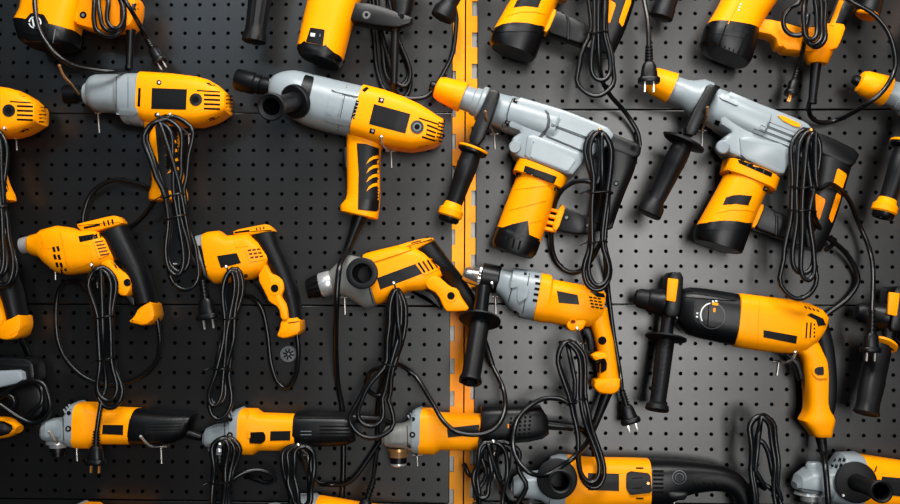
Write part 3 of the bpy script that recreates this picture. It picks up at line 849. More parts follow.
t.cord(pre=[(394, 80, 60), (394, 90, 40), (401, 97, 22), (420, 98, 16), (432, 92, 14), (443, 74, 13), (452, 55, 13), (455.5, 33, 13), (455, 10, 13), (440, -20, 13), (410, -30, 10), (388, -25, 8)],
       coil=dict(axis=[(374, -40), (384, 20), (404, 98)], hw=[(0, 10), (.3, 8), (.45, 9), (.8, 15), (1, 13)], n=3, w=10, ties=[], seed=6, shrink=.5, short=.1, dw=2.6), w=40)
dh3 = t

# ------------------------------------------------------------------ hammers with yellow rear arm
t = Tool('demolition_hammer', 'demolition hammer with all yellow rear arm and ribbed black motor cap at the top right', 'demolition hammer', (760, 25), HAMMERS, 62)
t.strip('motor_housing', YEL, [(740, -40, 796, -26, 41), (722, -2, 776, 2, 41), (714, 13, 764, 20, 40), (706, 25.5, 757, 33, 40)], n=2.7, sm=3)
t.strip('motor_cap', BLK, [(706, 25, 757.3, 32.5, 40), (703, 33, 755, 45, 41.2), (700.5, 43, 750.5, 61, 40), (702.5, 48, 747, 66, 38)], n=2.8, sm=1, cap=.97, bulge=.8, ang=30)
t.patch('cap_edge', BLK, [(706.3, 26), (726, 24.4), (740, 26.5), (749, 31.5), (744, 38), (706, 32)], 1.1, rings=False)
for x0, y0, x1, y1 in ((726, 25, 718, 48), (747, 33, 738, 54)): t.patch('cap_seam', SLOT, bar(x0, y0, x1, y1, 1.5), 1.4)
for i in range(9): t.patch('cap_vent', SLOT, bar(703 + i * 4.4, 37.5 + i * 1.7, 702 + i * 4.4, 41.5 + i * 1.7, 1.4), .6)
t.patch('motor_seam', YEL2, bar(742, -4, 728, 24, .9), .5)
for i in range(3): t.patch('white_mark', WHT, circ(740.5 - i * .9, 4 + i * 3, .8, 6), .5)  # three small white dots in a slanting row on the motor
t.slab('rear_arm', YEL2, [(756, 21), (773, 23), (803, 31.5), (804, 45), (776, 51.7), (771.7, 38.5), (750, 34)], 19, 4)
t.slab('grip_base', YEL2, [(774, 26), (803, 31.5), (828, 25), (843, 27.5), (837, 45), (832, 53), (804, 55), (777, 52)], 21, 5)
t.rev('cord_collar', YEL2, (818, 50), (817, 64), [(0, 14.5), (.3, 13.5), (.9, 10.5), (1, 9)], 20)
t.strip('rear_grip', BLK, [(844, -40, 866, -34, 17), (838, -2, 858, 3, 18), (827, 24, 843, 28, 18)], n=2.8)
t.patch('grip_insert', YEL2, [(839, 0), (843.5, 1), (834, 26), (829, 25)], 1.0)
t.rev('cord_boot', BLK, (816.5, 60), (812, 103.5), [(0, 5.5), (.2, 5), (.94, 4), (.95, 4.6), (1, 4.6)], 16)
t.rev('side_handle', RUB, (682, -46), (661, 18.5), [(0, 20), (.05, 20), (.06, 11), (.3, 11.5), (.8, 10.5), (.85, 11.5), (.99, 11.5), (1, 10)], 26)
t.cord(pre=[(811, 98, 62), (808.5, 108, 50), (812, 118, 30), (822, 122.5, 22), (840, 119, 24), (862, 107, 90), (882, 92, 105), (894, 72, 95), (894.5, 52, 100), (887, 30, 104), (872, 13, 104), (852, 2, 104), (830, -10, 95), (815, -20, 105)],
       coil=dict(axis=[(812, -40), (812, 5), (814, 47)], hw=[(0, 7), (.4, 8), (.7, 9), (.9, 10), (1, 9)], n=3, w=100, ties=[], seed=9, shrink=.45, short=.1, dw=3),
       post=[(800, 0, 118), (790, 8, 112), (783.5, 18, 108), (785, 29, 106), (793, 35, 105), (803, 33, 108), (808, 15, 112), (806, 30, 100), (803, 50, 85), (799, 68, 70)], w=80)
t.plug(799, 66, 107, w=62, size=.78, prong=CPR, spread=1.5, turn=.75, L=1.2)
dh8 = t
dhX = copy_tool(dh8, (661, 18), (867, 16), 'black side handle of a hammer hung above the top right corner')
dhX.rev('handle_end_plug', YEL2, (867.6, 14), (866.6, 17.3), [(0, 11.6), (.6, 11.6), (1, 10)], 24)

t = Tool('demolition_hammer', 'demolition hammer with black motor cap bearing a round white emblem at the top left', 'demolition hammer', (70, 20), HAMMERS, 62, fit=(140, 140, .965))
t.strip('motor_housing', YEL, [(30, -40, 92, -30, 42), (23, -2, 82, 10, 42), (20, 12, 77, 24, 41), (14.5, 22, 75, 34, 41)], n=3.4, sm=1)
t.strip('motor_cap', BLK, [(14.5, 22, 75.5, 33, 40), (14, 27, 76, 37, 42), (18, 41, 74, 46, 40), (24, 46, 67, 49, 38)], n=3.2, sm=1, cap=.97, bulge=.8, ang=30)
t.patch('cap_badge', BLK, [(23.5, 22), (31.5, 13), (44, 14.5), (48.8, 23), (47, 36), (24, 34)], 1.6, rnd=.1)
for a0, a1 in ((100, 170), (185, 255), (-80, 20), (30, 80)):
    q = [math.radians(a0 + (a1 - a0) * i / 6) for i in range(7)]
    t.patch('emblem_arc', WHT, [(35.5 + 6.4 * math.cos(a), 22.7 + 6.2 * math.sin(a)) for a in q] + [(35.5 + 5.2 * math.cos(a), 22.7 + 5 * math.sin(a)) for a in reversed(q)], 2.3, rings=False)
t.patch('emblem_bar', WHT, bar(33, 19, 34.5, 27, 1.6), 2.3)
t.patch('emblem_bar', WHT, bar(38.5, 24.5, 40.5, 26, 1.4), 2.3)
t.patch('cap_seam', GDISC, bar(55.5, 29, 53, 43, .7), .8)
t.slab('rear_arm', YEL2, [(68, -14), (100, -4), (139, 2), (140, 16), (133, 30.5), (100, 33.5), (76, 27), (66, 10)], 21, 5)
t.patch('arm_seam', YEL, [(76.3, -4), (77.4, -4), (77.4, 26), (76.3, 26)], .5)
t.patch('bolt_recess', SLOT, circ(83.2, 15, 3.6, 12), .7)
t.patch('bolt', GDISC, circ(83.2, 15.2, 1.6, 8), 1.2)
t.slab('grip_base', YEL2, [(128, -6), (141, 0), (140, 17), (134, 31), (122, 31)], 24, 5)
t.patch('grip_insert', BLK, [(132, 4), (141, 3), (139, 13), (133, 11)], 1.0)
t.rev('cord_boot', BLK, (130.5, 30), (128.5, 69), [(0, 5.2), (.2, 4.4), (.9, 3.4), (.91, 4.2), (1, 4.2)], 16)
t.cord(pre=[(129, 66, 62), (127, 71, 60), (115, 71.5, 94), (95, 70, 106), (75, 66, 110), (60, 57.5, 110), (48, 45, 118), (39, 29, 120), (35.5, 12, 120), (37, -10, 115), (60, -30, 110), (95, -35, 108)],
       coil=dict(axis=[(108, -45), (111, 0), (113, 36)], hw=[(0, 12), (.4, 14), (.75, 14), (.92, 13), (1, 11)], n=3, w=105, ties=[], seed=2, shrink=.6, short=.12, dw=3),
       post=[(120, -10, 118), (130, 8, 112), (138, 22, 90), (143, 31, 60), (147, 39, 44)], w=80)
t.plug(146.5, 38, 60, w=42, size=.8, turn=.8)
dh0 = t

# ------------------------------------------------------------------ drill with the finned top (front left)
t = Tool('electric_drill', 'yellow drill with silver collar and teardrop cord loop at the lower left', 'drill', (90, 255), DRILLS, 44, fit=(162, 160.5, .968))
t.rev('chuck_collar', SIL, (17.5, 246), (29, 244), [(0, 5), (.05, 7.8), (.3, 8.4), (.8, 8.4), (1, 8)], 24)
t.strip('motor_housing', YEL, [(27.5, 237.5, 28.5, 253.5, 18), (29.5, 235.5, 31, 255.3, 23), (39, 233, 41, 258.5, 27), (43, 229.7, 46, 264, 31), (58, 226, 58, 273, 35), (70, 227.5, 69, 275, 36), (82, 231, 87, 272.5, 35), (98, 231, 106, 268, 33), (107, 237, 118, 261, 28)], n=3.2, sm=1)
t.slab('top_fin', YEL, [(77.5, 225), (85, 223), (115, 216), (121, 217), (126.5, 223), (122, 226), (100, 231.5), (84, 233)], 15, 4)
t.patch('fin_slot', SLOT, bar(84, 228, 100, 224.6, 2.2), .5)
for x in (104, 108.2, 112.4): t.patch('fin_slot', SLOT, bar(x - .4, 221 - (x - 104) * .22, x + .9, 226 - (x - 104) * .22, 1.5), .5)
for x, y in ((54, 249.5), (58.2, 248.8), (55, 257), (59.3, 257.3), (57.2, 265), (61.3, 265.2), (62, 271), (66, 271)):
    t.patch('vent_slot', SLOT, bar(x - .8, y - 2.6, x + .8, y + 2.4, 2.5), .5)
t.patch('vent_window', SLOT, [(78.3, 236.3), (102, 232.6), (103, 237.2), (80, 242.3)], .5)
for i in range(6): t.patch('vent_rib', BLK, bar(83 + i * 3.4, 236 - i * .5, 84 + i * 3.4, 241 - i * .7, 1.1), 1.1)
for i in range(5): t.patch('vent_slot', RED, bar(95.5 + i * 1.3, 242.3 + i * 3.2, 106 + i * 1.5, 240.5 + i * 3.2, 1.3), 2.0, 2.5)
t.patch('housing_seam', YEL2, bar(40, 248, 52, 248.4, .7), .4)
t.patch('nose_seam', YEL2, [(40, 233.5), (41.2, 233.3), (44, 245), (43.5, 260), (42.4, 260), (42.6, 246)], .5)
t.patch('housing_pad', YEL, [(60, 230), (75, 231.5), (77, 243), (90, 244), (93, 262), (72, 270), (67, 262), (64, 245)], 1.8, rnd=.1)
t.patch('vent_frame', YEL, [(93, 239.5), (107, 238), (113, 253), (99, 259)], 1.2, rnd=.08)
t.strip('grip', RUB, [(102, 236, 127.5, 226, 25), (109, 246, 134.5, 241, 26), (116, 260, 145, 261, 26), (126, 272, 151, 276, 26), (134, 290, 155.5, 291, 25), (138, 304, 158, 302, 24)], n=2.6)
t.patch('grip_seam', BLK, bar(120, 240, 133, 266, 1.2), .5)
t.slab('trigger_guard', YEL, [(106, 264), (116, 259), (126, 270.5), (133, 275), (137.3, 282), (137, 290), (133, 296.5), (125, 295), (119, 283), (112, 270)], 30, 4)
t.patch('lock_button', SLOT, circ(127.5, 282.5, 3.8, 14), .9)
t.patch('side_vent', SLOT, [(111, 261.5), (119.5, 259.5), (126, 266.5), (118, 269.8)], .9)
for i in range(3): t.patch('vent_rib', BLK, bar(114 + i * 3.6, 262 + i * .8, 117 + i * 3.6, 268 + i * .5, 1.2), 1.4)
t.slab('trigger', BLK, [(117, 276), (121, 284), (125, 296), (129, 300), (133, 306), (137, 306), (136, 296), (124, 290)], 9, 2)
t.slab('grip_end', YEL, [(144, 308), (158.5, 300.3), (162, 318), (151, 326), (133, 322), (139, 317)], 26, 5)
t.cord(pre=[(157, 318, 44), (159, 330, 42), (160, 345, 38), (156.5, 361, 30), (145, 374, 24), (126, 382.5, 20), (105, 384, 18), (85, 377.5, 18), (68, 362, 18), (58.5, 342, 18), (56, 318, 18), (57.5, 296, 20), (63, 284.5, 24), (72, 281, 30), (82, 284, 50), (88, 290, 80), (100, 272, 95)],
       coil=dict(axis=[(99, 267), (104, 316), (106, 358), (110, 408)], hw=[(0, 13), (.12, 15), (.36, 8), (.66, 7), (.88, 13.5), (1, 13)], n=2, w=92, ties=[(.355, 10), (.655, 9)], seed=21, shrink=.35, short=.06, spread=2, wob=.6),
       post=[(103, 330, 104), (104, 360, 90), (106, 385, 84), (102, 400, 92), (99, 416, 96), (96.5, 434, 97)], w=60)
t.plug(96.5, 431, 92, w=98, size=.95, prong=CPR)
drA = t

# ------------------------------------------------------------------ second drill
t = Tool('electric_drill', 'yellow drill with grey gear head and round lock button beside the slotted disc', 'drill', (245, 260), DRILLS, 44, fit=(304, 303.5, .955))
t.strip('gear_housing', GRY, [(186.5, 239, 190, 258, 22), (192, 236, 198, 273, 28), (203, 233.5, 212, 284, 33)], n=2.5, sm=2)
t.patch('housing_seam', SLOT, [(198, 246), (200.5, 245), (209, 276), (206.5, 276)], .5)
t.strip('motor_housing', YEL, [(201, 234, 210, 282, 34), (206, 232, 214, 284, 35), (217, 231, 225, 283, 36), (224, 236, 234, 281, 35.5), (248, 234, 252, 279, 34), (259, 242, 264, 273, 30), (266, 252, 270, 262, 24)], n=3.3, sm=1)
t.slab('top_fin', YEL, [(231.5, 231), (265, 224.5), (269.3, 225.5), (275.3, 231), (273, 233), (250, 236), (233, 236)], 15, 4)
t.patch('fin_slot', SLOT, bar(233.5, 232.8, 249.5, 230.6, 1.8), .5)
for x in (256.5, 260, 263.5): t.patch('fin_slot', RED, bar(x, 227.7 - (x - 256) * .15, x + .5, 230.3 - (x - 256) * .15, 1.2), .5)
t.patch('rating_label', LAB, [(217, 256), (236.7, 253), (241, 263), (221, 268)], .5)
t.patch('vent_frame', YEL, [(245, 249), (262, 246), (267, 259), (250, 262)], 1.3, rnd=.08)
t.patch('pad', YEL, [(234, 241), (248, 239.5), (250, 246), (236, 248)], .8, rnd=.1)
for i in range(3):
    for j in range(3): t.patch('vent_slot', RED, bar(248 + i * 4.6 + j * 1.3, 250.5 + j * 3.6 - i * .5, 251.3 + i * 4.6 + j * 1.3, 250 + j * 3.6 - i * .5, 1.6), 2.0, 2.5)
for x, y in ((203.5, 262), (205, 266.5), (206.5, 271)): t.patch('vent_slot', SLOT, bar(x - 1, y, x + 1.2, y + .2, 1.6), .5)
t.screw(246, 276, 2.1, RED)
t.strip('grip', RUB, [(250, 237, 275, 232, 24), (258, 246, 279.5, 246, 25), (266, 262, 288, 263, 25), (278, 283, 296, 284, 25), (284, 300, 300.5, 301, 24), (287, 320, 303.5, 319, 23)], n=2.6)
t.patch('grip_seam', BLK, bar(270, 263, 287, 262, .8), .5)
t.patch('grip_seam', BLK, bar(288, 294, 298, 293, .8), .5)
t.slab('trigger_guard', YEL, [(259, 278), (268, 263), (273, 274), (280, 276), (286, 281), (287.5, 290), (283.5, 296.5), (290, 305), (292, 320), (284, 320), (281.5, 307.5), (271.5, 302), (269, 296)], 30, 4)
t.patch('lock_boss', YEL, circ(275, 288.5, 6.6, 18), .9)
t.patch('lock_button', SLOT, circ(274.8, 288.3, 3.9, 14), 1.8)
t.slab('trigger', BLK, [(251, 284), (261, 279), (268, 296), (271, 302), (265, 303), (262, 293), (256, 287)], 11, 2)
t.slab('grip_end', YEL, [(282.5, 322), (286, 318), (303, 317), (304.3, 333), (287, 338.5), (278.5, 336), (282, 328)], 26, 5)
t.patch('end_slot', RED, bar(288, 323, 302, 321, 1), .5)
t.cord(pre=[(297, 334, 44), (298.5, 352, 42), (297, 371, 36), (291.5, 384, 28), (284.5, 388, 24), (277, 381, 22), (271, 362, 20), (268, 336, 20), (263.5, 313, 22), (256, 300.5, 26), (245, 296, 40), (238, 296, 70), (233, 275, 92)],
       coil=dict(axis=[(233, 268), (229, 320), (221, 369), (215, 419)], hw=[(0, 9), (.15, 10), (.35, 6), (.68, 6), (.88, 12), (1, 11)], n=3, w=90, ties=[(.335, 9), (.67, 9)], seed=31, shrink=.6, short=.1), w=60)
drB = t

# ------------------------------------------------------------------ drill with the keyless black chuck
t = Tool('electric_drill', 'tilted drill with black keyless chuck and silver ring pointing left', 'drill', (395, 275), DRILLS, 46)
t.rev('chuck_jaw_sleeve', BLK, (307, 289), (322, 285.3), [(0, 6), (.02, 8.4), (.3, 10.6), (1, 12.2)], 30, 15, .1)
t.rev('chuck_ring', SIL, (320.5, 285.7), (332.5, 282.5), [(0, 12), (.1, 12.7), (.9, 12.7), (1, 12)], 40, 20, .04)
t.strip('gear_housing', GRY2, [(329, 271.5, 334, 294, 17), (338, 263, 347, 297, 25), (350, 255, 366, 309, 33), (369, 260, 379, 304, 35)], n=2.5, sm=2)
t.patch('housing_seam', SLOT, bar(362, 262, 374, 306, .9), .4)
t.strip('motor_housing', YEL, [(364, 255, 378, 304.5, 35), (368, 253, 383, 303, 36), (380, 250, 393, 299, 36), (397, 246, 409, 291.5, 35), (412, 247, 424, 290.5, 33), (424, 252, 437, 284, 29), (437, 264, 442, 276, 22)], n=4, sm=1)
t.patch('top_ridge', YEL, [(370, 258), (410, 246), (414, 249), (374, 262)], 2.4, rnd=.08)
t.slab('top_fin', YEL, [(372, 254), (417, 240), (433, 237.7), (435, 241), (415, 251), (395, 257), (378, 259)], 16, 4)
t.patch('fin_slot', RED, bar(411, 243.3, 421, 240.5, 1.2), .5)
t.patch('rating_label', LAB, [(377, 278), (415, 264), (422.5, 273.6), (380.3, 289.5)], .5)
t.patch('vent_frame', YEL, [(414, 262), (431, 257.5), (441, 269), (424, 275.5)], 1.2, rnd=.08)
for i in range(4): t.patch('vent_slot', SLOT if i % 2 == 0 else RED, bar(418.3 + i * 4.6, 262.5 - i * 1.2, 425 + i * 4.2, 272.5 - i * 1.6, 1.9), 1.8)
t.strip('grip', RUB, [(416, 253, 436, 241.5, 24), (424, 260, 445, 254, 25), (434, 273, 456, 268, 23, 40), (444, 283, 465, 280, 18, 28), (455, 296, 475, 296, 18, 22), (465, 308, 481, 306, 16, 19), (472, 321, 486, 317, 15, 18)], n=2.6)
t.slab('trigger_guard', YEL, [(426, 279), (438, 275.5), (450, 286.5), (458, 289), (461.5, 297), (471, 311), (452, 311.5), (446, 311.5), (438, 294), (427, 288)], 30, 4)
t.patch('lock_boss', YEL, circ(451, 295.7, 6.4, 16), .9)
t.patch('lock_button', SLOT, circ(451, 295.7, 3.8, 14), 1.8)
t.slab('trigger', BLK, [(409, 292), (420, 289.5), (431, 291), (438, 300), (443, 311), (437, 308), (428, 298), (418, 294)], 10, 2)
t.rev('front_handle', RUB, (367, 274.5, 80), (361.8, 273.2, 140), [(0, 11.5), (.4, 11.5), (.75, 13), (.85, 15.6), (.98, 15.8), (1.0, 14.5), (.985, 10), (.1, 8.6), (.1, 0)], 30)
t.cord(pre=[(479, 317, 18), (483, 340, 22), (490, 361, 40), (497, 375, 52), (503.5, 390, 62), (505, 408, 85), (498.5, 425, 100), (482, 434, 104), (460, 433, 104), (444, 422, 102), (432, 402, 80), (416, 377, 50), (400, 365, 60), (392, 362, 90), (396, 320, 100)],
       coil=dict(axis=[(396, 289), (396, 325), (390, 364), (374, 396), (368, 438)], hw=[(0, 7), (.12, 9), (.3, 8), (.5, 5), (.7, 14), (.9, 23), (1, 20)], n=2, w=98, ties=[(.5, 8)], seed=41, shrink=.5, short=.2, step=.0, spread=1, wob=.6),
       post=[(398, 320, 110), (400, 345, 105), (388, 364, 100), (372, 371, 90), (366.5, 382, 70), (371, 393, 60), (382, 395, 55), (391, 384, 60), (386, 372, 50), (379, 398, 30), (377.5, 420, 10), (377, 448, 10), (375, 466, 60), (373.5, 479, 98)], w=60)
t.plug(374, 478, 108, w=101, size=.9, L=1.5)
t.rev('cord_boot', BLK, (481, 334, 21), (492, 366, 44), [(0, 4.4), (1, 3.3)], 12)
drC = t

# ------------------------------------------------------------------ drill with the keyed chrome chuck and side handle
t = Tool('electric_drill', 'large drill with chrome keyed chuck and black flanged side handle', 'drill', (545, 300), DRILLS, 52)
t.rev('chuck', CHR, (463, 273.5), (481, 277.7), [(0, 4), (.02, 6.2), (.25, 8.3), (.8, 9.3), (1, 9.3)], 24)
t.rev('chuck_teeth', CHR, (477.5, 276.8), (482, 277.8), [(0, 10), (.2, 11), (1, 11)], 40, 20, .1)
t.rev('clamp_collar', BLK, (481, 276.5), (499.5, 280), [(0, 12.5), (.05, 14), (.9, 14), (1, 12.5)], 28)
t.strip('gear_housing', GRY, [(499, 268.5, 495.5, 292, 20), (512, 271, 503, 300, 25), (513.5, 268, 507, 307, 32), (528, 270, 519, 318, 38), (542, 273, 533, 320.5, 40)], n=2.7, sm=1)
t.patch('housing_pad', GRY, [(518, 285), (523.5, 283), (529, 287), (527, 297.5), (519, 302.5), (517, 299)], 3.2, rnd=.12)
t.patch('housing_rib', GRY, [(511, 281), (516, 280), (517, 287), (510, 288)], 3.4, rnd=.12)
for x, y in ((536.8, 276.5), (537.5, 283.5), (536.8, 289), (536, 294.5), (535, 300.5)): t.patch('vent_slot', SLOT, bar(x - 2.3, y - .4, x + 2.6, y + .4, 2.6), .5)
t.patch('housing_seam', SEAM, [(529.5, 270.5), (530.5, 270.7), (522.5, 317.5), (521.5, 317.2)], .6)
t.patch('housing_seam', SEAM, [(513, 281.5), (514.2, 281.7), (508, 305), (507, 304)], .6)
t.patch('notch', SLOT, [(524, 271), (527, 271.5), (526.5, 275), (524, 275)], .5)
t.patch('lower_groove', SLOT, bar(514, 311.5, 520, 315.5, 3), .5)
t.patch('lower_rib', GRY, [(519, 313), (533.5, 316), (532.5, 319), (520, 317)], 1.5)
t.strip('motor_housing', YEL, [(541.5, 273, 532.5, 320.5, 41), (551, 275.3, 543.5, 323, 41.5), (552.5, 279.5, 547, 322.5, 38), (578, 284, 569, 326.5, 37.5), (596, 287.5, 588, 327, 35), (604, 292, 599, 322, 28)], n=3.3, sm=1)
t.patch('rating_label', LAB, [(556.7, 290.7), (577.6, 295), (579.2, 304.5), (558.8, 302.7)], .5)
for i in range(4):
    for j in range(3): t.patch('vent_slot', SLOT, bar(589 + j * 4.3 + i * .7, 297 + i * 3.2 + j * .7, 592.3 + j * 4.3 + i * .7, 297.6 + i * 3.2 + j * .7, 1.6), .5)
t.patch('rear_accent', BLK, [(589.5, 291), (604, 293.5), (605, 297.5), (597, 297)], .6)
t.slab('screw_boss', YEL, [(565, 322), (569, 317), (579, 316), (586, 319.7), (581, 330), (569, 331), (565, 327)], 33, 5)
t.patch('boss_hole', YEL2, circ(573, 321.3, 3.4, 14, 2.6), .8)
t.patch('boss_bore', RED, circ(573, 321.6, 2.4, 12, 1.7), 1.2)
t.strip('handle', YEL, [(586, 318, 607, 308, 27), (591, 330, 609.5, 324, 27), (595, 342, 613, 340, 26), (598, 355, 615, 354, 25), (598, 368, 617, 367, 24), (597, 380, 618.5, 378, 24)], n=2.7)
t.patch('lock_button', SLOT, circ(602.3, 340.5, 4.2, 14), .9)
t.slab('handle_bulge', YEL, [(590, 354), (597, 351), (606, 352), (608, 360), (597, 362), (591, 358)], 26, 5)
t.patch('grip_insert', RUB, [(596, 360), (604.5, 358), (607, 363), (606.5, 370), (601, 373), (596, 371)], 1.2, rnd=.12)
t.slab('trigger', BLK, [(582, 328), (590, 327), (594, 344), (593, 353), (588, 351), (587, 338), (582, 333)], 11, 2)
t.slab('handle_end', YEL, [(594, 378), (618.5, 376), (618.5, 388), (612, 393.5), (598, 392.5), (591.5, 386)], 26, 6)
t.rev('cord_boot', BLK, (608.5, 389), (592, 432), [(0, 5.6), (.3, 5), (1, 3.2)], 14)
t.rev('handle_neck', BLK, (483.5, 286, 66), (480, 318, 74), [(0, 8), (.3, 7), (1, 7.5)], 18)
t.rev('handle_flange', RUB, (480.3, 317.5, 72), (479.6, 322.5, 76), [(0, 12), (.35, 21), (.65, 21), (1, 12)], 32)
t.rev('handle_grip', RUB, (480, 321, 75), (469.8, 382.5, 128), [(0, 9.5), (.1, 10.3), (.58, 9.6), (.6, 10), (.88, 9.6), (.95, 11.6), (.99, 11.6), (1, 10), (.985, 8.4), (.6, 7), (.6, 0)], 28, 7, .06)
t.cord(pre=[(595, 424, 52), (588, 441, 80), (574, 457, 120), (561, 466.5, 120), (546, 475, 124), (530, 473, 136), (518, 461, 128), (513, 445, 115), (516, 424, 90), (527, 408, 80), (543, 399, 80), (560, 399, 85), (573, 404, 95), (575, 380, 98)],
       coil=dict(axis=[(566, 341), (578, 402), (586, 440), (594, 488)], hw=[(0, 11), (.12, 14), (.42, 6), (.55, 7), (.85, 13), (1, 13)], n=2, w=98, ties=[(.41, 9)], seed=51, shrink=.35, short=.05, spread=2, wob=.6), w=70)
drD = t

# ------------------------------------------------------------------ the drill cut off by the left edge
t = Tool('electric_drill', 'grip of a drill cut off by the left edge above the grey-based tool', 'drill', (5, 310), DRILLS, 44)
t.strip('motor_housing', YEL, [(-60, 235, -58, 280, 34), (-35, 236, -30, 278, 33), (-15, 245, -10, 270, 27)], n=2.9)
t.strip('grip', RUB, [(-18, 250, 2, 246, 24), (-9, 270, 13, 268, 25), (0, 290, 20, 286, 25), (7, 308, 24, 306, 24), (10, 322, 26, 316, 23)], n=2.6)
t.slab('trigger_guard', YEL, [(-14, 282), (-4, 276), (3, 290), (8, 302), (12, 322), (4, 330), (3, 318), (-2, 303), (-12, 296)], 29, 4)
t.slab('grip_end', YEL, [(5, 324), (13, 320), (26.5, 313.5), (28, 325), (24, 337), (12, 340), (3, 337)], 26, 5)
t.patch('end_slot', YEL2, bar(10, 335, 27, 326, 1.2), .6)
t.cord(pre=[(19, 334, 44), (23, 344, 30), (28, 357, 7), (30, 380, 5), (24, 400, 5)],
       coil=None, w=40)
drE = t
drE.tube('power_cord', CRD, [(1, 210, 60), (3, 222, 62), (7, 240, 66), (14, 255, 70), (17, 270, 72), (12, 282, 72), (3, 284, 72), (-6, 275, 72), (-8, 255, 70)], 2.5, w=70, label='black rubber cord')

# ------------------------------------------------------------------ rotary hammers
def rotary(label, off, ring):
    t = Tool('rotary_hammer', label, 'rotary hammer', (745, 325), ROTARY, 52, off)
    t.rev('tool_holder_tip', RUB, (634.5, 297), (651, 300.5), [(0, 5), (.05, 7.4), (.3, 9.6), (1, 10.2)], 24)
    t.rev('tool_holder_sleeve', BLK, (647, 299.7), (668, 304), [(0, 10), (.1, 11.8), (.5, 12.6), (.55, 13.4), (1, 13.6)], 24)
    t.slab('clamp', BLK, [(666, 272.5), (680.5, 273), (679, 300), (676, 317), (661.5, 317), (664, 296)], 30, 4)
    t.slab('clamp_lever', YEL, [(667.7, 278), (678.3, 279.3), (675.3, 302.3), (666, 300.3)], 3, 1, w=82, rnd=.06)
    t.strip('gear_housing', BLK, [(680, 290, 677, 325, 30), (690, 287.3, 688, 335, 37), (714, 290, 711, 341, 41), (737.5, 294, 732, 345, 42)], n=3.0, sm=2)
    t.patch('housing_seam', SLOT, bar(682, 297, 736, 301, .9), .5)
    t.patch('top_ridge', RUB, [(690, 287.8), (722, 292), (736, 295), (735, 300), (720, 297), (692, 293)], 1.6)
    t.patch('dial_plate', BLK, [(693, 300), (722, 301), (720, 330), (698, 328), (694, 318)], 1.0, rnd=.12)
    t.patch('dial_rim', GDISC, circ(712, 316, 13, 26), 1.6)
    t.patch('mode_dial', BLK, circ(712, 316, 12.3, 26), 3.2, 3)
    t.patch('mode_knob', BLK, [(708.3, 304), (715.3, 304.5), (714.3, 326.5), (707, 326)], 8.0, 6, rnd=.1)
    q = [math.radians(150 + 110 * i / 12) for i in range(13)]
    t.patch('dial_arc', WHT, [(712 + 12.3 * math.cos(a), 315 + 12.6 * math.sin(a)) for a in q] + [(712 + 11.2 * math.cos(a), 315 + 11.5 * math.sin(a)) for a in reversed(q)], 3.8, rings=False)
    t.patch('dial_pointer', YEL, [(710.8, 302), (717, 303), (716.8, 305.5), (711, 305)], 8.7)
    t.patch('dial_mark', YEL, bar(713.3, 308, 713, 312, 2.2), 8.7)
    for x, y in ((712.8, 301.2), (716, 300.8), (697, 313), (696.7, 316.5)): t.patch('dial_print', WHT, bar(x - .9, y, x + .9, y + .4, 1.5), 2.7)
    t.patch('lower_seam', SLOT, bar(684, 331, 728, 340, 1), .5)
    t.strip('motor_housing', YEL, [(736.5, 293.5, 731, 345, 43), (741, 293.5, 737, 347.5, 43.5), (760, 296, 756, 350.5, 43), (785, 299, 779, 353, 41), (806, 303, 800, 353, 37), (819, 309, 811, 345, 33), (824, 315, 819, 336, 26)], n=3.6, sm=1)
    t.patch('housing_seam', YEL2, bar(759.5, 297, 757.5, 349.5, .9), .5)
    t.patch('rating_label', LAB, [(763.5, 330), (797.3, 336), (796, 343.8), (763.5, 337.2)], .5)
    for i in range(4): t.patch('top_notch', SLOT, bar(804.5 + i * 4, 306.3 + i * 1.1, 807 + i * 4, 308.5 + i * 1.1, 1.2), .5)
    for x in (807, 811): t.patch('vent_slot', SLOT, bar(x, 322.5, x - 1, 338, 1.5), .5)
    for i in range(4): t.patch('vent_slot', SLOT, bar(813.6, 324.5 + i * 3.9, 815, 324.9 + i * 3.9, 2), .5)
    t.patch('vent_frame', YEL, [(803.5, 318.5), (816.5, 321), (815, 340.5), (801.5, 338)], .25)
    t.patch('grip_accent', RUB, [(807, 315), (811, 313), (823, 318.5), (826, 325), (818, 326), (816, 320)], .8)
    t.strip('grip_back', RUB, [(806, 320, 824, 318, 25), (810, 335, 829.5, 338, 27), (814, 352, 832.5, 356, 27), (817, 375, 834, 376, 27), (818, 395, 834, 396, 26), (818, 411, 831.5, 413, 24)], n=3)
    t.strip('handle', YEL, [(788, 348, 815, 340, 30), (797, 355, 820, 351, 30), (801, 364, 826, 362, 29), (804, 382, 828, 378, 28), (805.5, 402, 826.5, 402, 27), (804, 413, 829, 411, 28), (800, 420, 832.5, 419, 29), (806, 428, 830.5, 428, 27), (811, 435, 829.5, 435, 24)], n=3.6, sm=2)
    t.patch('lock_frame', YEL, [(811.5, 367), (815, 363), (826, 361.5), (827.5, 378), (817, 378.5), (812, 374)], 2.6, rnd=.15)
    t.patch('lock_button', RUB, [(814, 369), (817, 367), (823, 366.3), (823.3, 374.8), (817, 375), (814, 372.5)], 3.4, 4, rnd=.12)
    t.slab('trigger', BLK, [(783, 352), (795, 355), (799, 362), (803, 379), (798.5, 381), (795, 366), (787, 358)], 11, 2)
    t.rev('cord_boot', BLK, (820, 433), (824, 456, 66), [(0, 6), (.3, 5.2), (1, 3.8)], 14)
    t.rev('handle_neck', BLK, (669, 312, 58), (666, 336, 66), [(0, 7.5), (.5, 6.4), (1, 7)], 18)
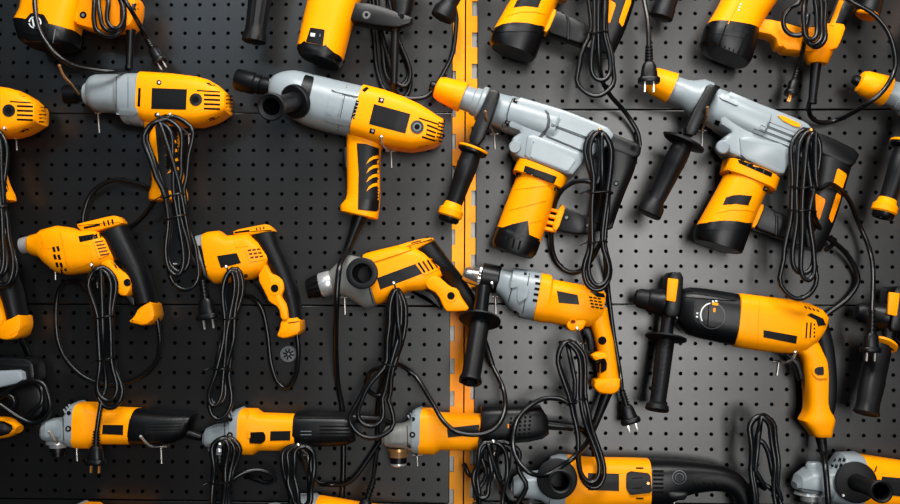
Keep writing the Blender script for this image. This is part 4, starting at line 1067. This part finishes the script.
    if ring:
        t.rev('handle_flange', YEL, (662, 327, 64), (660.6, 332.5, 68), [(0, 9), (.4, 10), (.5, 14.5), (.85, 14.5), (1, 11)], 28)
        t.rev('handle_grip', RUB, (658, 331, 66), (645, 400, 88), [(0, 11), (.1, 12.6), (.5, 12), (.52, 12.6), (.85, 11), (.93, 11.5), (.99, 13), (1, 11.5)], 28, 8, .05)
    else:
        t.rev('handle_flange', RUB, (666.3, 334.7, 65), (665.6, 340.5, 67), [(0, 9), (.4, 20.3), (.7, 20.3), (1, 10)], 32)
        t.rev('handle_grip', RUB, (666, 337.5, 66), (656.7, 411, 88), [(0, 7.8), (.08, 8.8), (.5, 8.4), (.86, 7.9), (.885, 8), (.92, 11), (.98, 11.8), (1, 10.5), (.985, 8), (.95, 7), (.95, 0)], 32)
        for i in range(9):
            for sg in (-1, 1):
                x, y = 664.3 - i * 1.05, 347 + i * 5.6
                t.patch('grip_ridge', BLK, bar(x - 5.5, y + sg * 2.6, x + 4.5, y - sg * 2.6, .7), .5, 1.0)
    return t
rh1 = rotary('rotary hammer with black gear housing, mode dial and knurled side handle', (0, 0), False)
rh1.cord(pre=[(821.5, 448, 52), (825, 464, 92), (827, 486, 104), (828.5, 512, 104), (827, 540, 90)], w=70, r=2.9)
rh2 = rotary('rotary hammer with yellow handle collar cut off by the right edge', (221, 14), True)

# ------------------------------------------------------------------ angle grinders, small model
def grinder(label, off, tail, at=(110, 425), fit=None):
    t = Tool('angle_grinder', label, 'angle grinder', at, GRINDERS, 44, off, fit)
    t.strip('gear_head', GRY2 if tail == 'dots' else GRY, [(39.5, 425, 39.5, 438, 16), (42, 421, 42, 440, 23), (48, 418.5, 48, 441, 28), (60, 417, 61, 442, 31), (65, 414, 65, 444, 33), (70, 405, 70, 446, 34)], n=3.2, sm=1, ang=24)
    t.patch('head_plate', GRY2 if tail == 'dots' else GRY, [(46, 421), (60, 419.5), (61, 437), (45, 437)], 2.6, rnd=.12)
    t.patch('head_seam', SEAM, [(62.5, 416.5), (63.5, 416.2), (64.5, 443), (63.3, 443)], .6)
    t.strip('head_flange', GRY, [(69, 405, 69, 446, 35), (72, 402.5, 72, 447, 36), (77.5, 400.5, 76.5, 447.5, 36.5)], n=3.2, sm=1)
    t.patch('bolt_recess', SLOT, circ(68.4, 428.7, 3, 12), .8)
    t.patch('bolt', ZNC, circ(68.4, 428.7, 1.3, 8), 1.3)
    t.patch('bolt_recess', SLOT, circ(69, 413, 2.2, 10), .8)
    for i in range(3): t.patch('head_fin', GRY, bar(64 + i * 2.6, 409 - i * 2.4, 66 + i * 2.6, 413 - i * 2, 1.4), 2.0)
    if tail == 'dots':
        t.rev('spindle_collar', BRS, (54.5, 442), (54.5, 451), [(0, 11), (.3, 11), (.4, 9.6), (1, 9)], 28)
        t.rev('spindle_flange', BLK, (54.5, 450.5), (54.5, 457), [(0, 8.3), (1, 8.3)], 24)
        t.rev('spindle_nut', SIL, (54.5, 456), (54.5, 460), [(0, 8), (.7, 8), (1, 7)], 24)
    else:
        t.rev('spindle_collar', SIL, (54, 440), (54, 447.5), [(0, 12), (.5, 12), (.6, 9), (1, 8.5)], 28)
        t.rev('spindle_flange', BLK, (54, 447), (54, 456), [(0, 7.5), (.5, 8), (.55, 6), (1, 6)], 24)
    t.strip('motor_housing', YEL, [(76.5, 402, 75.5, 447.5, 36), (91, 402.3, 90.5, 447.8, 36.5), (97, 406.5, 97, 443.5, 32), (137, 408, 132, 443.7, 32)], n=3.4, sm=1)
    t.patch('housing_dent', YEL2, [(83, 404.5), (89, 404), (87, 412), (85, 413)], .5)
    if tail == 'switch':
        t.patch('switch_slider', SLOT, [(88, 426), (102, 425.5), (104, 429), (104, 434), (100, 437.5), (88, 437)], 1.2, rnd=.1)
        t.patch('switch_notch', YEL, bar(86, 428, 89, 428, 7), 1.6)
        t.patch('rating_label', LAB, [(109, 425), (129, 424.6), (128.7, 434), (108.5, 434.5)], .6)
    elif tail == 'dots':
        t.patch('rating_label', LAB, [(103, 422), (135, 418.5), (136, 428), (104, 431.5)], .6)
    else:
        t.patch('rating_label', LAB, [(103, 424.8), (123.3, 425), (123, 435), (102, 434)], .6)
    if tail == 'slant':
        t.strip('rear_housing', BLK, [(136.5, 408, 131.5, 443.7, 32.5), (145, 409, 142, 444.5, 34), (170, 411, 168, 443.5, 33), (184, 412, 178, 441.5, 31), (196, 413, 187, 436.5, 26)], n=3.0, sm=2)
        t.patch('rear_panel', RUB, [(147, 422), (183, 421.5), (181, 434), (145, 434.5)], 1.2, rnd=.05)
        for i in range(4): t.patch('rear_groove', SLOT, bar(147, 424 + i * 3, 182, 423.7 + i * 3, .8), 1.7)
        t.patch('end_band', RUB, [(184, 412.8), (187, 413), (180, 440), (177, 440.5)], .9)
        t.rev('cord_boot', BLK, (186, 432.5), (203, 437.5), [(0, 4.8), (1, 3.8)], 14)
    elif tail == 'switch':
        t.strip('rear_housing', BLK, [(134, 405, 131.5, 438.5, 32.5), (143, 404.6, 142, 439.5, 34), (160, 405, 160, 439.7, 34), (184, 406.5, 184, 438.5, 32), (194.5, 412, 194.5, 434, 26)], n=3.0, sm=2)
        for i in range(5): t.patch('vent_slot', SLOT, bar(158, 420 + i * 3.6, 189, 420.2 + i * 3.6, 1.6), .6)
        for i in range(2): t.patch('print_bar', GDISC, bar(139, 425 + i * 3.4, 150, 425 + i * 3.4, .8), .5)
        t.patch('top_groove', SLOT, bar(136, 412, 188, 412.6, .8), .5)
        t.rev('cord_boot', BLK, (192, 412), (222, 413), [(0, 5), (1, 3.6)], 14)
    else:
        t.strip('rear_housing', BLK, [(137.5, 400, 140, 437.5, 33), (146, 399.3, 147, 438, 35), (180, 398.7, 184, 435, 34), (196, 399, 198, 432, 31), (202, 408.5, 203.5, 428, 27)], n=3.8, sm=1)
        for i in range(5):
            for j in range(5): t.patch('vent_hole', SLOT, circ(167 + j * 4.8 - i * .3, 412.5 + i * 4.1 - j * .4, 1.35, 8), .5)
        t.patch('switch_mark', YEL2, bar(164, 418, 164.5, 422, 1.4), .6)
        t.rev('cord_boot', BLK, (201, 418.5), (229, 421.5), [(0, 5), (.9, 3.8), (1, 3.8)], 14)
    return t
ag1 = grinder('angle grinder with slanted black rear end at the lower left', (0, 0), 'slant', fit=(196, 194.5, .96))
ag1.cord(pre=[(196, 435.5, 44), (200, 437, 26), (206, 441, 9), (214, 453, 7), (222, 468, 9), (229, 480, 45), (231, 466, 94), (226, 445, 98)],
         coil=dict(axis=[(225, 437), (222, 470), (218, 530)], hw=[(0, 11), (.12, 13), (.4, 9), (.6, 8), (1, 9)], n=3, w=98, ties=[(.5, 11)], seed=61, shrink=.5, short=.05),
         post=[(224, 500, 80), (229, 484, 75), (241, 474, 70), (256, 470, 62), (269, 473, 55), (275, 479, 48), (268, 482.5, 44), (256, 479.5, 40), (245, 475, 30)], w=60)
ag2 = grinder('angle grinder with dark slide switch and slotted black rear end, second in its row', (161.5, 6.3), 'switch', fit=(196, 196, .97))
ag2.cord(coil=dict(axis=[(138.5, 439), (139, 470), (141, 504)], hw=[(0, 14), (.15, 15), (.5, 14), (.8, 10), (1, 9)], n=3, w=106, ties=[], seed=66, shrink=.5, short=.05),
         pre=[(218, 413, 44), (224, 414, 40), (228, 418, 20), (215, 440, 15), (190, 474, 17), (166, 478, 15), (152, 474, 60), (138, 450, 104)], w=60)
ag3 = grinder('angle grinder with dotted vents on its black rear end crossing the yellow upright', (344, 6), 'dots')
ag3.cord(pre=[(226, 421, 44), (236, 422.5, 40), (245, 430, 14), (251, 448, 6), (249, 474, 5), (215, 492, 5), (172, 498, 6), (160, 488, 50), (152, 456, 98)],
         coil=dict(axis=[(149, 435), (148, 460), (146, 515)], hw=[(0, 16), (.2, 20), (.5, 21), (.8, 19), (1, 15)], n=3, w=98, ties=[], seed=71, shrink=.9, short=.3, wob=2.2, spread=6),
         post=[(158, 478, 104), (165, 455, 98), (160, 444, 80), (130, 470, 50), (120, 458, 34)], w=60)
agL = copy_tool(ag1, (78, 400), (80, 501), 'angle grinder whose head tip only just rises into the bottom edge', skip=('power_cord',))

# ------------------------------------------------------------------ large polisher-grinder at the bottom centre
t = Tool('angle_grinder', 'large angle grinder with long black rear grip lying along the bottom edge', 'angle grinder', (620, 485), GRINDERS, 50)
t.strip('gear_head', GRY, [(511.7, 484, 511.7, 491, 16), (513.5, 478, 513.5, 495, 24), (522, 473, 522, 497, 31), (540, 471, 540, 499, 34), (552, 462, 550, 506, 36)], n=3.2, sm=1, ang=24)
t.strip('head_flange', GRY, [(551, 457, 548, 509, 37), (560, 454.5, 556, 511, 39), (567, 455, 562, 511, 39)], n=3.2, sm=1)
t.rev('spindle', CHR, (530, 495), (530, 512), [(0, 9), (.4, 8), (.45, 7), (1, 7)], 24)
t.rev('guard_ring', BLK, (530, 494.5), (530, 497.5), [(0, 16), (1, 16)], 28)
t.strip('motor_housing', YEL, [(566, 455, 561, 511, 38), (578, 456, 575, 510, 37), (592, 457.5, 590, 509, 36), (632, 458, 632, 508, 36), (648, 458.5, 648, 507, 36)], n=3.0, sm=2)
t.patch('rating_label', LAB, [(588, 473), (619, 473.7), (619, 491), (588, 490)], .6)
t.patch('slide_switch', RUB, [(626.3, 473.5), (630.5, 471), (650, 473.3), (651.8, 492.5), (630, 495), (626, 488)], 2.4, 3, rnd=.1)
t.patch('switch_rivet', BRS, circ(648, 483, 1.6, 8), 3.1)
for y in (468, 498.3): t.patch('vent_slot', SLOT, bar(636, y, 643.5, y + .1, 1.5), .6)
for i in range(2): t.patch('switch_groove', SLOT, bar(632, 478 + i * 10, 642, 477.5 + i * 10, .8), 2.9)
t.strip('rear_grip', BLK, [(647.5, 459, 647.5, 507, 36), (665, 459, 666, 504, 36), (680, 460, 681, 497, 33), (693, 461.3, 693, 493, 30), (712, 463.8, 712, 490.5, 28), (726, 467, 726, 492, 27), (738, 473, 733, 497, 26), (746, 481, 737, 506, 25), (751, 491, 741, 518, 24)], n=2.7, sm=2)
for i in range(7): t.patch('vent_slot', SLOT, bar(653, 471 + i * 4.2, 663.5, 471.2 + i * 4.2, 2.2), .6)
t.patch('lock_rim', GDISC, circ(679.2, 477.2, 7, 20), .8)
t.patch('lock_boss', RUB, circ(679.2, 477.2, 6.4, 18), 1.8)
t.patch('lock_rim', GDISC, circ(679.2, 477.2, 4.4, 18), 2.4)
t.patch('lock_button', BLK, circ(679.2, 477.2, 4, 16), 3.4)
t.patch('grip_ridge', RUB, [(696, 478), (704, 475), (722, 474), (722, 475.3), (705, 476.5), (697, 479.3)], .9, rings=False)
for i in range(5): t.patch('grip_notch', SLOT, bar(693 + i * 5, 482 + (i % 2), 696 + i * 5, 486 + (i % 2), 1.5), .6)
t.slab('trigger', BLK, [(666, 489.5), (687, 490.5), (685.5, 496), (682, 499.5), (667, 497.5)], 14, 3, w=74)
t.rev('front_handle_flange', RUB, (556.8, 478.5, 88), (557.2, 479, 96), [(0, 18), (.2, 20), (.8, 20), (1, 18)], 32)
t.rev('front_handle', RUB, (557, 479, 92), (560.5, 482, 185), [(0, 9.5), (.3, 9), (.8, 9.5), (.92, 11.6), (.99, 11.8), (1.0, 10.6), (.985, 8.8), (.2, 7), (.2, 0)], 30)
ag4 = t
ag4.cord(pre=[(748, 505, 50), (752, 490, 55), (757, 484, 70), (765, 488, 90), (755, 470, 95)],
         coil=dict(axis=[(760, 415), (763, 450), (768, 520)], hw=[(0, 10), (.12, 12.5), (.4, 12), (.7, 11), (1, 14)], n=2, w=92, ties=[], seed=81, shrink=.15, short=.02, dw=3),
         post=[(750, 470, 80), (755, 448, 90), (761, 441, 92), (768, 452, 92), (773, 475, 92), (781, 500, 90), (770, 488, 86), (756, 482, 80), (748, 490, 76), (752, 505, 70)], w=70)

# ------------------------------------------------------------------ grinder in the lower right corner
t = Tool('angle_grinder', 'angle grinder with pale grey head and forward pointing handle in the lower right corner', 'angle grinder', (850, 480), GRINDERS, 48)
t.strip('gear_head', GRY, [(795, 481, 795, 488, 18), (798, 474.5, 798, 490.5, 26), (807, 468, 807, 493, 32), (822, 467, 823, 495.5, 34), (833, 465, 833, 499, 35)], n=3.2, sm=1, ang=24)
t.patch('head_seam', SEAM, [(797, 487.5), (823, 491.5), (823, 492.6), (797, 488.6)], .6)
t.rev('head_boss', GRY, (814, 469), (813.5, 462), [(0, 8), (.7, 7.5), (1, 6)], 20)
t.strip('head_flange', GRY, [(829, 468, 827, 500, 34), (840, 452.5, 836, 503, 37), (856, 452, 850, 506, 39), (862, 456.5, 856, 507, 38)], n=3.2, sm=1)
for i in range(2):
    for j in range(3): t.patch('vent_slot', SLOT, bar(836 + j * 4.4 - i * 3.4, 458.6 - j * .5 + i * 6, 834.7 + j * 4.4 - i * 3.4, 462.6 - j * .5 + i * 6, 2.3), .6)
t.rev('disc_guard', SIL, (811, 491.5), (811, 502), [(0, 15), (.25, 16), (.3, 10.5), (.85, 10), (1, 8)], 30)
t.rev('spindle', CHR, (811, 500), (811, 510), [(0, 7), (1, 7)], 20)
t.strip('motor_housing', YEL, [(860, 454, 854, 508, 38), (880, 457, 875, 509, 36), (905, 461, 902, 510, 35), (940, 465, 938, 512, 34)], n=3.0, sm=2)
t.strip('rear_housing', BLK, [(938, 465, 936, 512, 34), (960, 467, 958, 514, 34), (985, 470, 983, 512, 31), (1000, 476, 998, 506, 26)], n=3.0, sm=2)
t.patch('side_band', BLK, [(882, 476.5), (925, 480), (925, 499), (879, 494)], .8)
t.patch('moulded_mark', RED, [(876, 466), (877, 466), (876.5, 470), (874.5, 472.5), (874, 471.5)], .5, rings=False)
t.rev('front_handle_flange', RUB, (855, 482, 88), (856.5, 482.7, 96), [(0, 18), (.2, 20), (.8, 20), (1, 18)], 32)
t.rev('front_handle', RUB, (855.7, 482.3, 92), (881.8, 491.8, 200), [(0, 9), (.3, 8), (.8, 8.6), (.92, 10.6), (.99, 10.8), (1.0, 9.6), (.985, 7.8), (.2, 6.2), (.2, 0)], 30)
ag5 = t
agM = copy_tool(ag5, (860, 455), (319, 497), 'angle grinder of which only the yellow shoulder shows at the bottom edge')

# ------------------------------------------------------------------ tool at the left edge: pale base in a black frame, yellow and black body below
t = Tool('power_tool', 'power tool with pale grey base and black frame cut off by the left edge', 'power tool', (10, 395), None, 40)
t.slab('base_plate', GRY, [(-40, 371), (6, 370), (29, 369), (30.5, 381), (0, 388), (-40, 392)], 28, 4, w=50)
t.slab('frame', BLK, [(-40, 357), (30, 357), (39, 361), (41, 376), (38, 384), (31, 383), (30, 368), (-40, 370)], 24, 4)
t.slab('frame_foot', BLK, [(-40, 390), (0, 387), (34, 380), (44, 392), (46, 412), (30, 424), (-40, 428)], 12, 4, w=22)
t.strip('body', YEL, [(-30, 414, -30, 442, 26), (-5, 416, -5, 439, 26), (11, 418, 10, 437, 24), (19.5, 425, 18, 433, 16)], n=2.3)
t.patch('palm_pad', RUB, [(-20, 421), (4, 421), (12, 425), (13, 429), (9, 434), (2, 436), (-20, 437)], 1.2, rnd=.12)
t.cord(pre=[(-10, 403, 60), (2, 396, 66), (18, 385, 72), (32, 380.5, 74), (43, 384, 74), (49, 397, 74), (50, 410, 72), (44, 419, 70), (33, 423, 68), (20, 418, 70), (5, 408, 76), (-10, 398, 78)], w=70, r=2.6)
t.tube('power_cord', CRD, [(8, 412, 62), (14, 406, 64), (13, 398, 66), (4, 394, 66), (-8, 398, 66)], 2.2, w=66, label='black rubber cord')
t.tube('power_cord', CRD, [(24, 420, 58), (34, 410, 62), (42, 402, 62), (41, 388, 58), (36, 384, 52)], 2.4, w=60, label='black rubber cord')
lt = t

# ------------------------------------------------------------------ slotted disc lying on the board
t = Tool('slotted_disc', 'small round grey disc with radial slots beside the drill cord loop', 'disc', (288.5, 354), None, 6)
t.rev('disc_body', GDISC, (288.6, 354.2, 4), (288.3, 354, 10), [(0, 7.5), (.6, 8.3), (.9, 8.2), (1, 7.4)], 28)
for i in range(8):
    a = math.pi / 4 * i + .2
    t.patch('radial_slot', SLOT, bar(288.4 + 1.4 * math.cos(a), 354.1 + 1.4 * math.sin(a), 288.4 + 5.6 * math.cos(a), 354.1 + 5.6 * math.sin(a), 1.5), .3, 1)

# ------------------------------------------------------------------ hooks
hook('bronze wire hook curling up past the socket of the compact impact wrench', (98, 113), (59.5, 66), 20, 130, [(84, 101, 40), (72, 85, 95), (64, 76, 118)], BRS, 3, 1.5)
hook('short wire hook under the rear of the compact impact wrench', (188.5, 134), (170, 114.5), 17, 112, None, None, 4, 1.2)
hook('wire hook tip poking out between the two cord loops of the compact wrench', (172, 130), (158, 114.5), 8, 116)
hook('wire hook under the wrench cut off by the left edge', (16, 134.5), (4, 128), 16, 104, None, None, 5, 1)
hook('wire hook under the motor of the large tilted impact wrench', (391, 151), (381.5, 137), 17, 115, [(387.5, 149.5, 45), (382.5, 145, 95)], None, 5.5)
hook('bronze wire hook across the black clamp of the hammer at the yellow upright', (494.5, 134), (485.3, 112), 16, 125, [(491, 128, 70), (486.5, 119, 112)], BRS, 4)
hook('wire hook inside the cord coil of the hammer at the yellow upright', (598, 148), (599.5, 129), 15, 140, None, BRS, 4)
hook('orange tinted wire hook across the clamp of the plain black handled hammer', (702.5, 130.5), (707.3, 108), 17, 125, [(703.5, 127, 60), (706.5, 116, 112)], BRS, 4, -.5)
hook('wire hook holding the cord coil of the plain black handled hammer', (800, 147), (811, 130), 10, 142, None, CPR, 3)
hook('wire hook under the front of the drill with the silver collar', (55, 268), (47, 262), 12, 30)
hook('wire hook carrying the teardrop cord loop under the lower left drill', (97, 279), (91.3, 265), 9, 128)
hook('silver wire hook seen through the cord coil left of the grey gear head drill', (172, 264), (168, 254), 10, 100)
hook('wire hook holding the dark cord bundle of the grey gear head drill', (233, 281), (226.2, 266.7), 9, 125)
hook('wire hook below the keyless chuck of the tilted drill', (344.5, 297.5), (337, 289), 17, 70, None, None, 4.5)
hook('wire hook holding the cord of the tilted keyless drill', (400, 297), (393.7, 283), 6, 140, None, None, 9)
hook('thin wire hook beneath the chrome chuck of the large drill', (495.3, 296.5), (491.8, 283.2), 17, 95, None, None, 2.5)
hook('wire hook holding the cord under the trigger of the large drill', (583, 343), (577, 328.5), 16, 115, None, None, 3)
hook('wire hook under the trigger of the rotary hammer with the mode dial', (779, 361.5), (795.3, 352.5), 14, 118, [(783, 363, 40), (792, 360, 100)], None, 6, -2)
hook('wire hook tip shining beside the clamp of the rotary hammer', (672, 321), (677.3, 317.6), 5, 60)
hook('wire hook resting on the spindle of the grinder with the slanted rear end', (59, 443), (49.2, 432), 10, 118, [(56, 442, 90)], None, 3)
hook('straight wire hook pin below the collar of the grinder with the slanted rear end', (76.5, 444), (74, 443), 17, 20, None, None, 3)
hook('wire hook under the black tail of the grinder with the slanted rear end', (161, 446.5), (141, 436.8), 17, 112, [(150, 446, 80)], None, 6)
hook('wire hook holding the cord loops at the head of the grinder with the slide switch', (234, 452), (219.8, 444), 12, 124)
hook('wire hook at the rear of the grinder with the slide switch', (308, 455), (298.2, 444.8), 8, 120)
hook('wire hook beside the spindle of the grinder crossing the yellow upright', (417, 455), (408.5, 445), 11, 90, None, BLK)
hook('wire hook carrying the tangled cord coil right of the yellow upright', (494, 452), (493.3, 441.3), 26, 125, None, None, 3)
hook('white wire hook under the trigger of the large bottom grinder', (674, 497.5), (676, 499), 14, 60, None, None, 4)
hook('wire hook tip under the forward handle of the corner grinder', (836, 490), (843.3, 495.6), 10, 96)
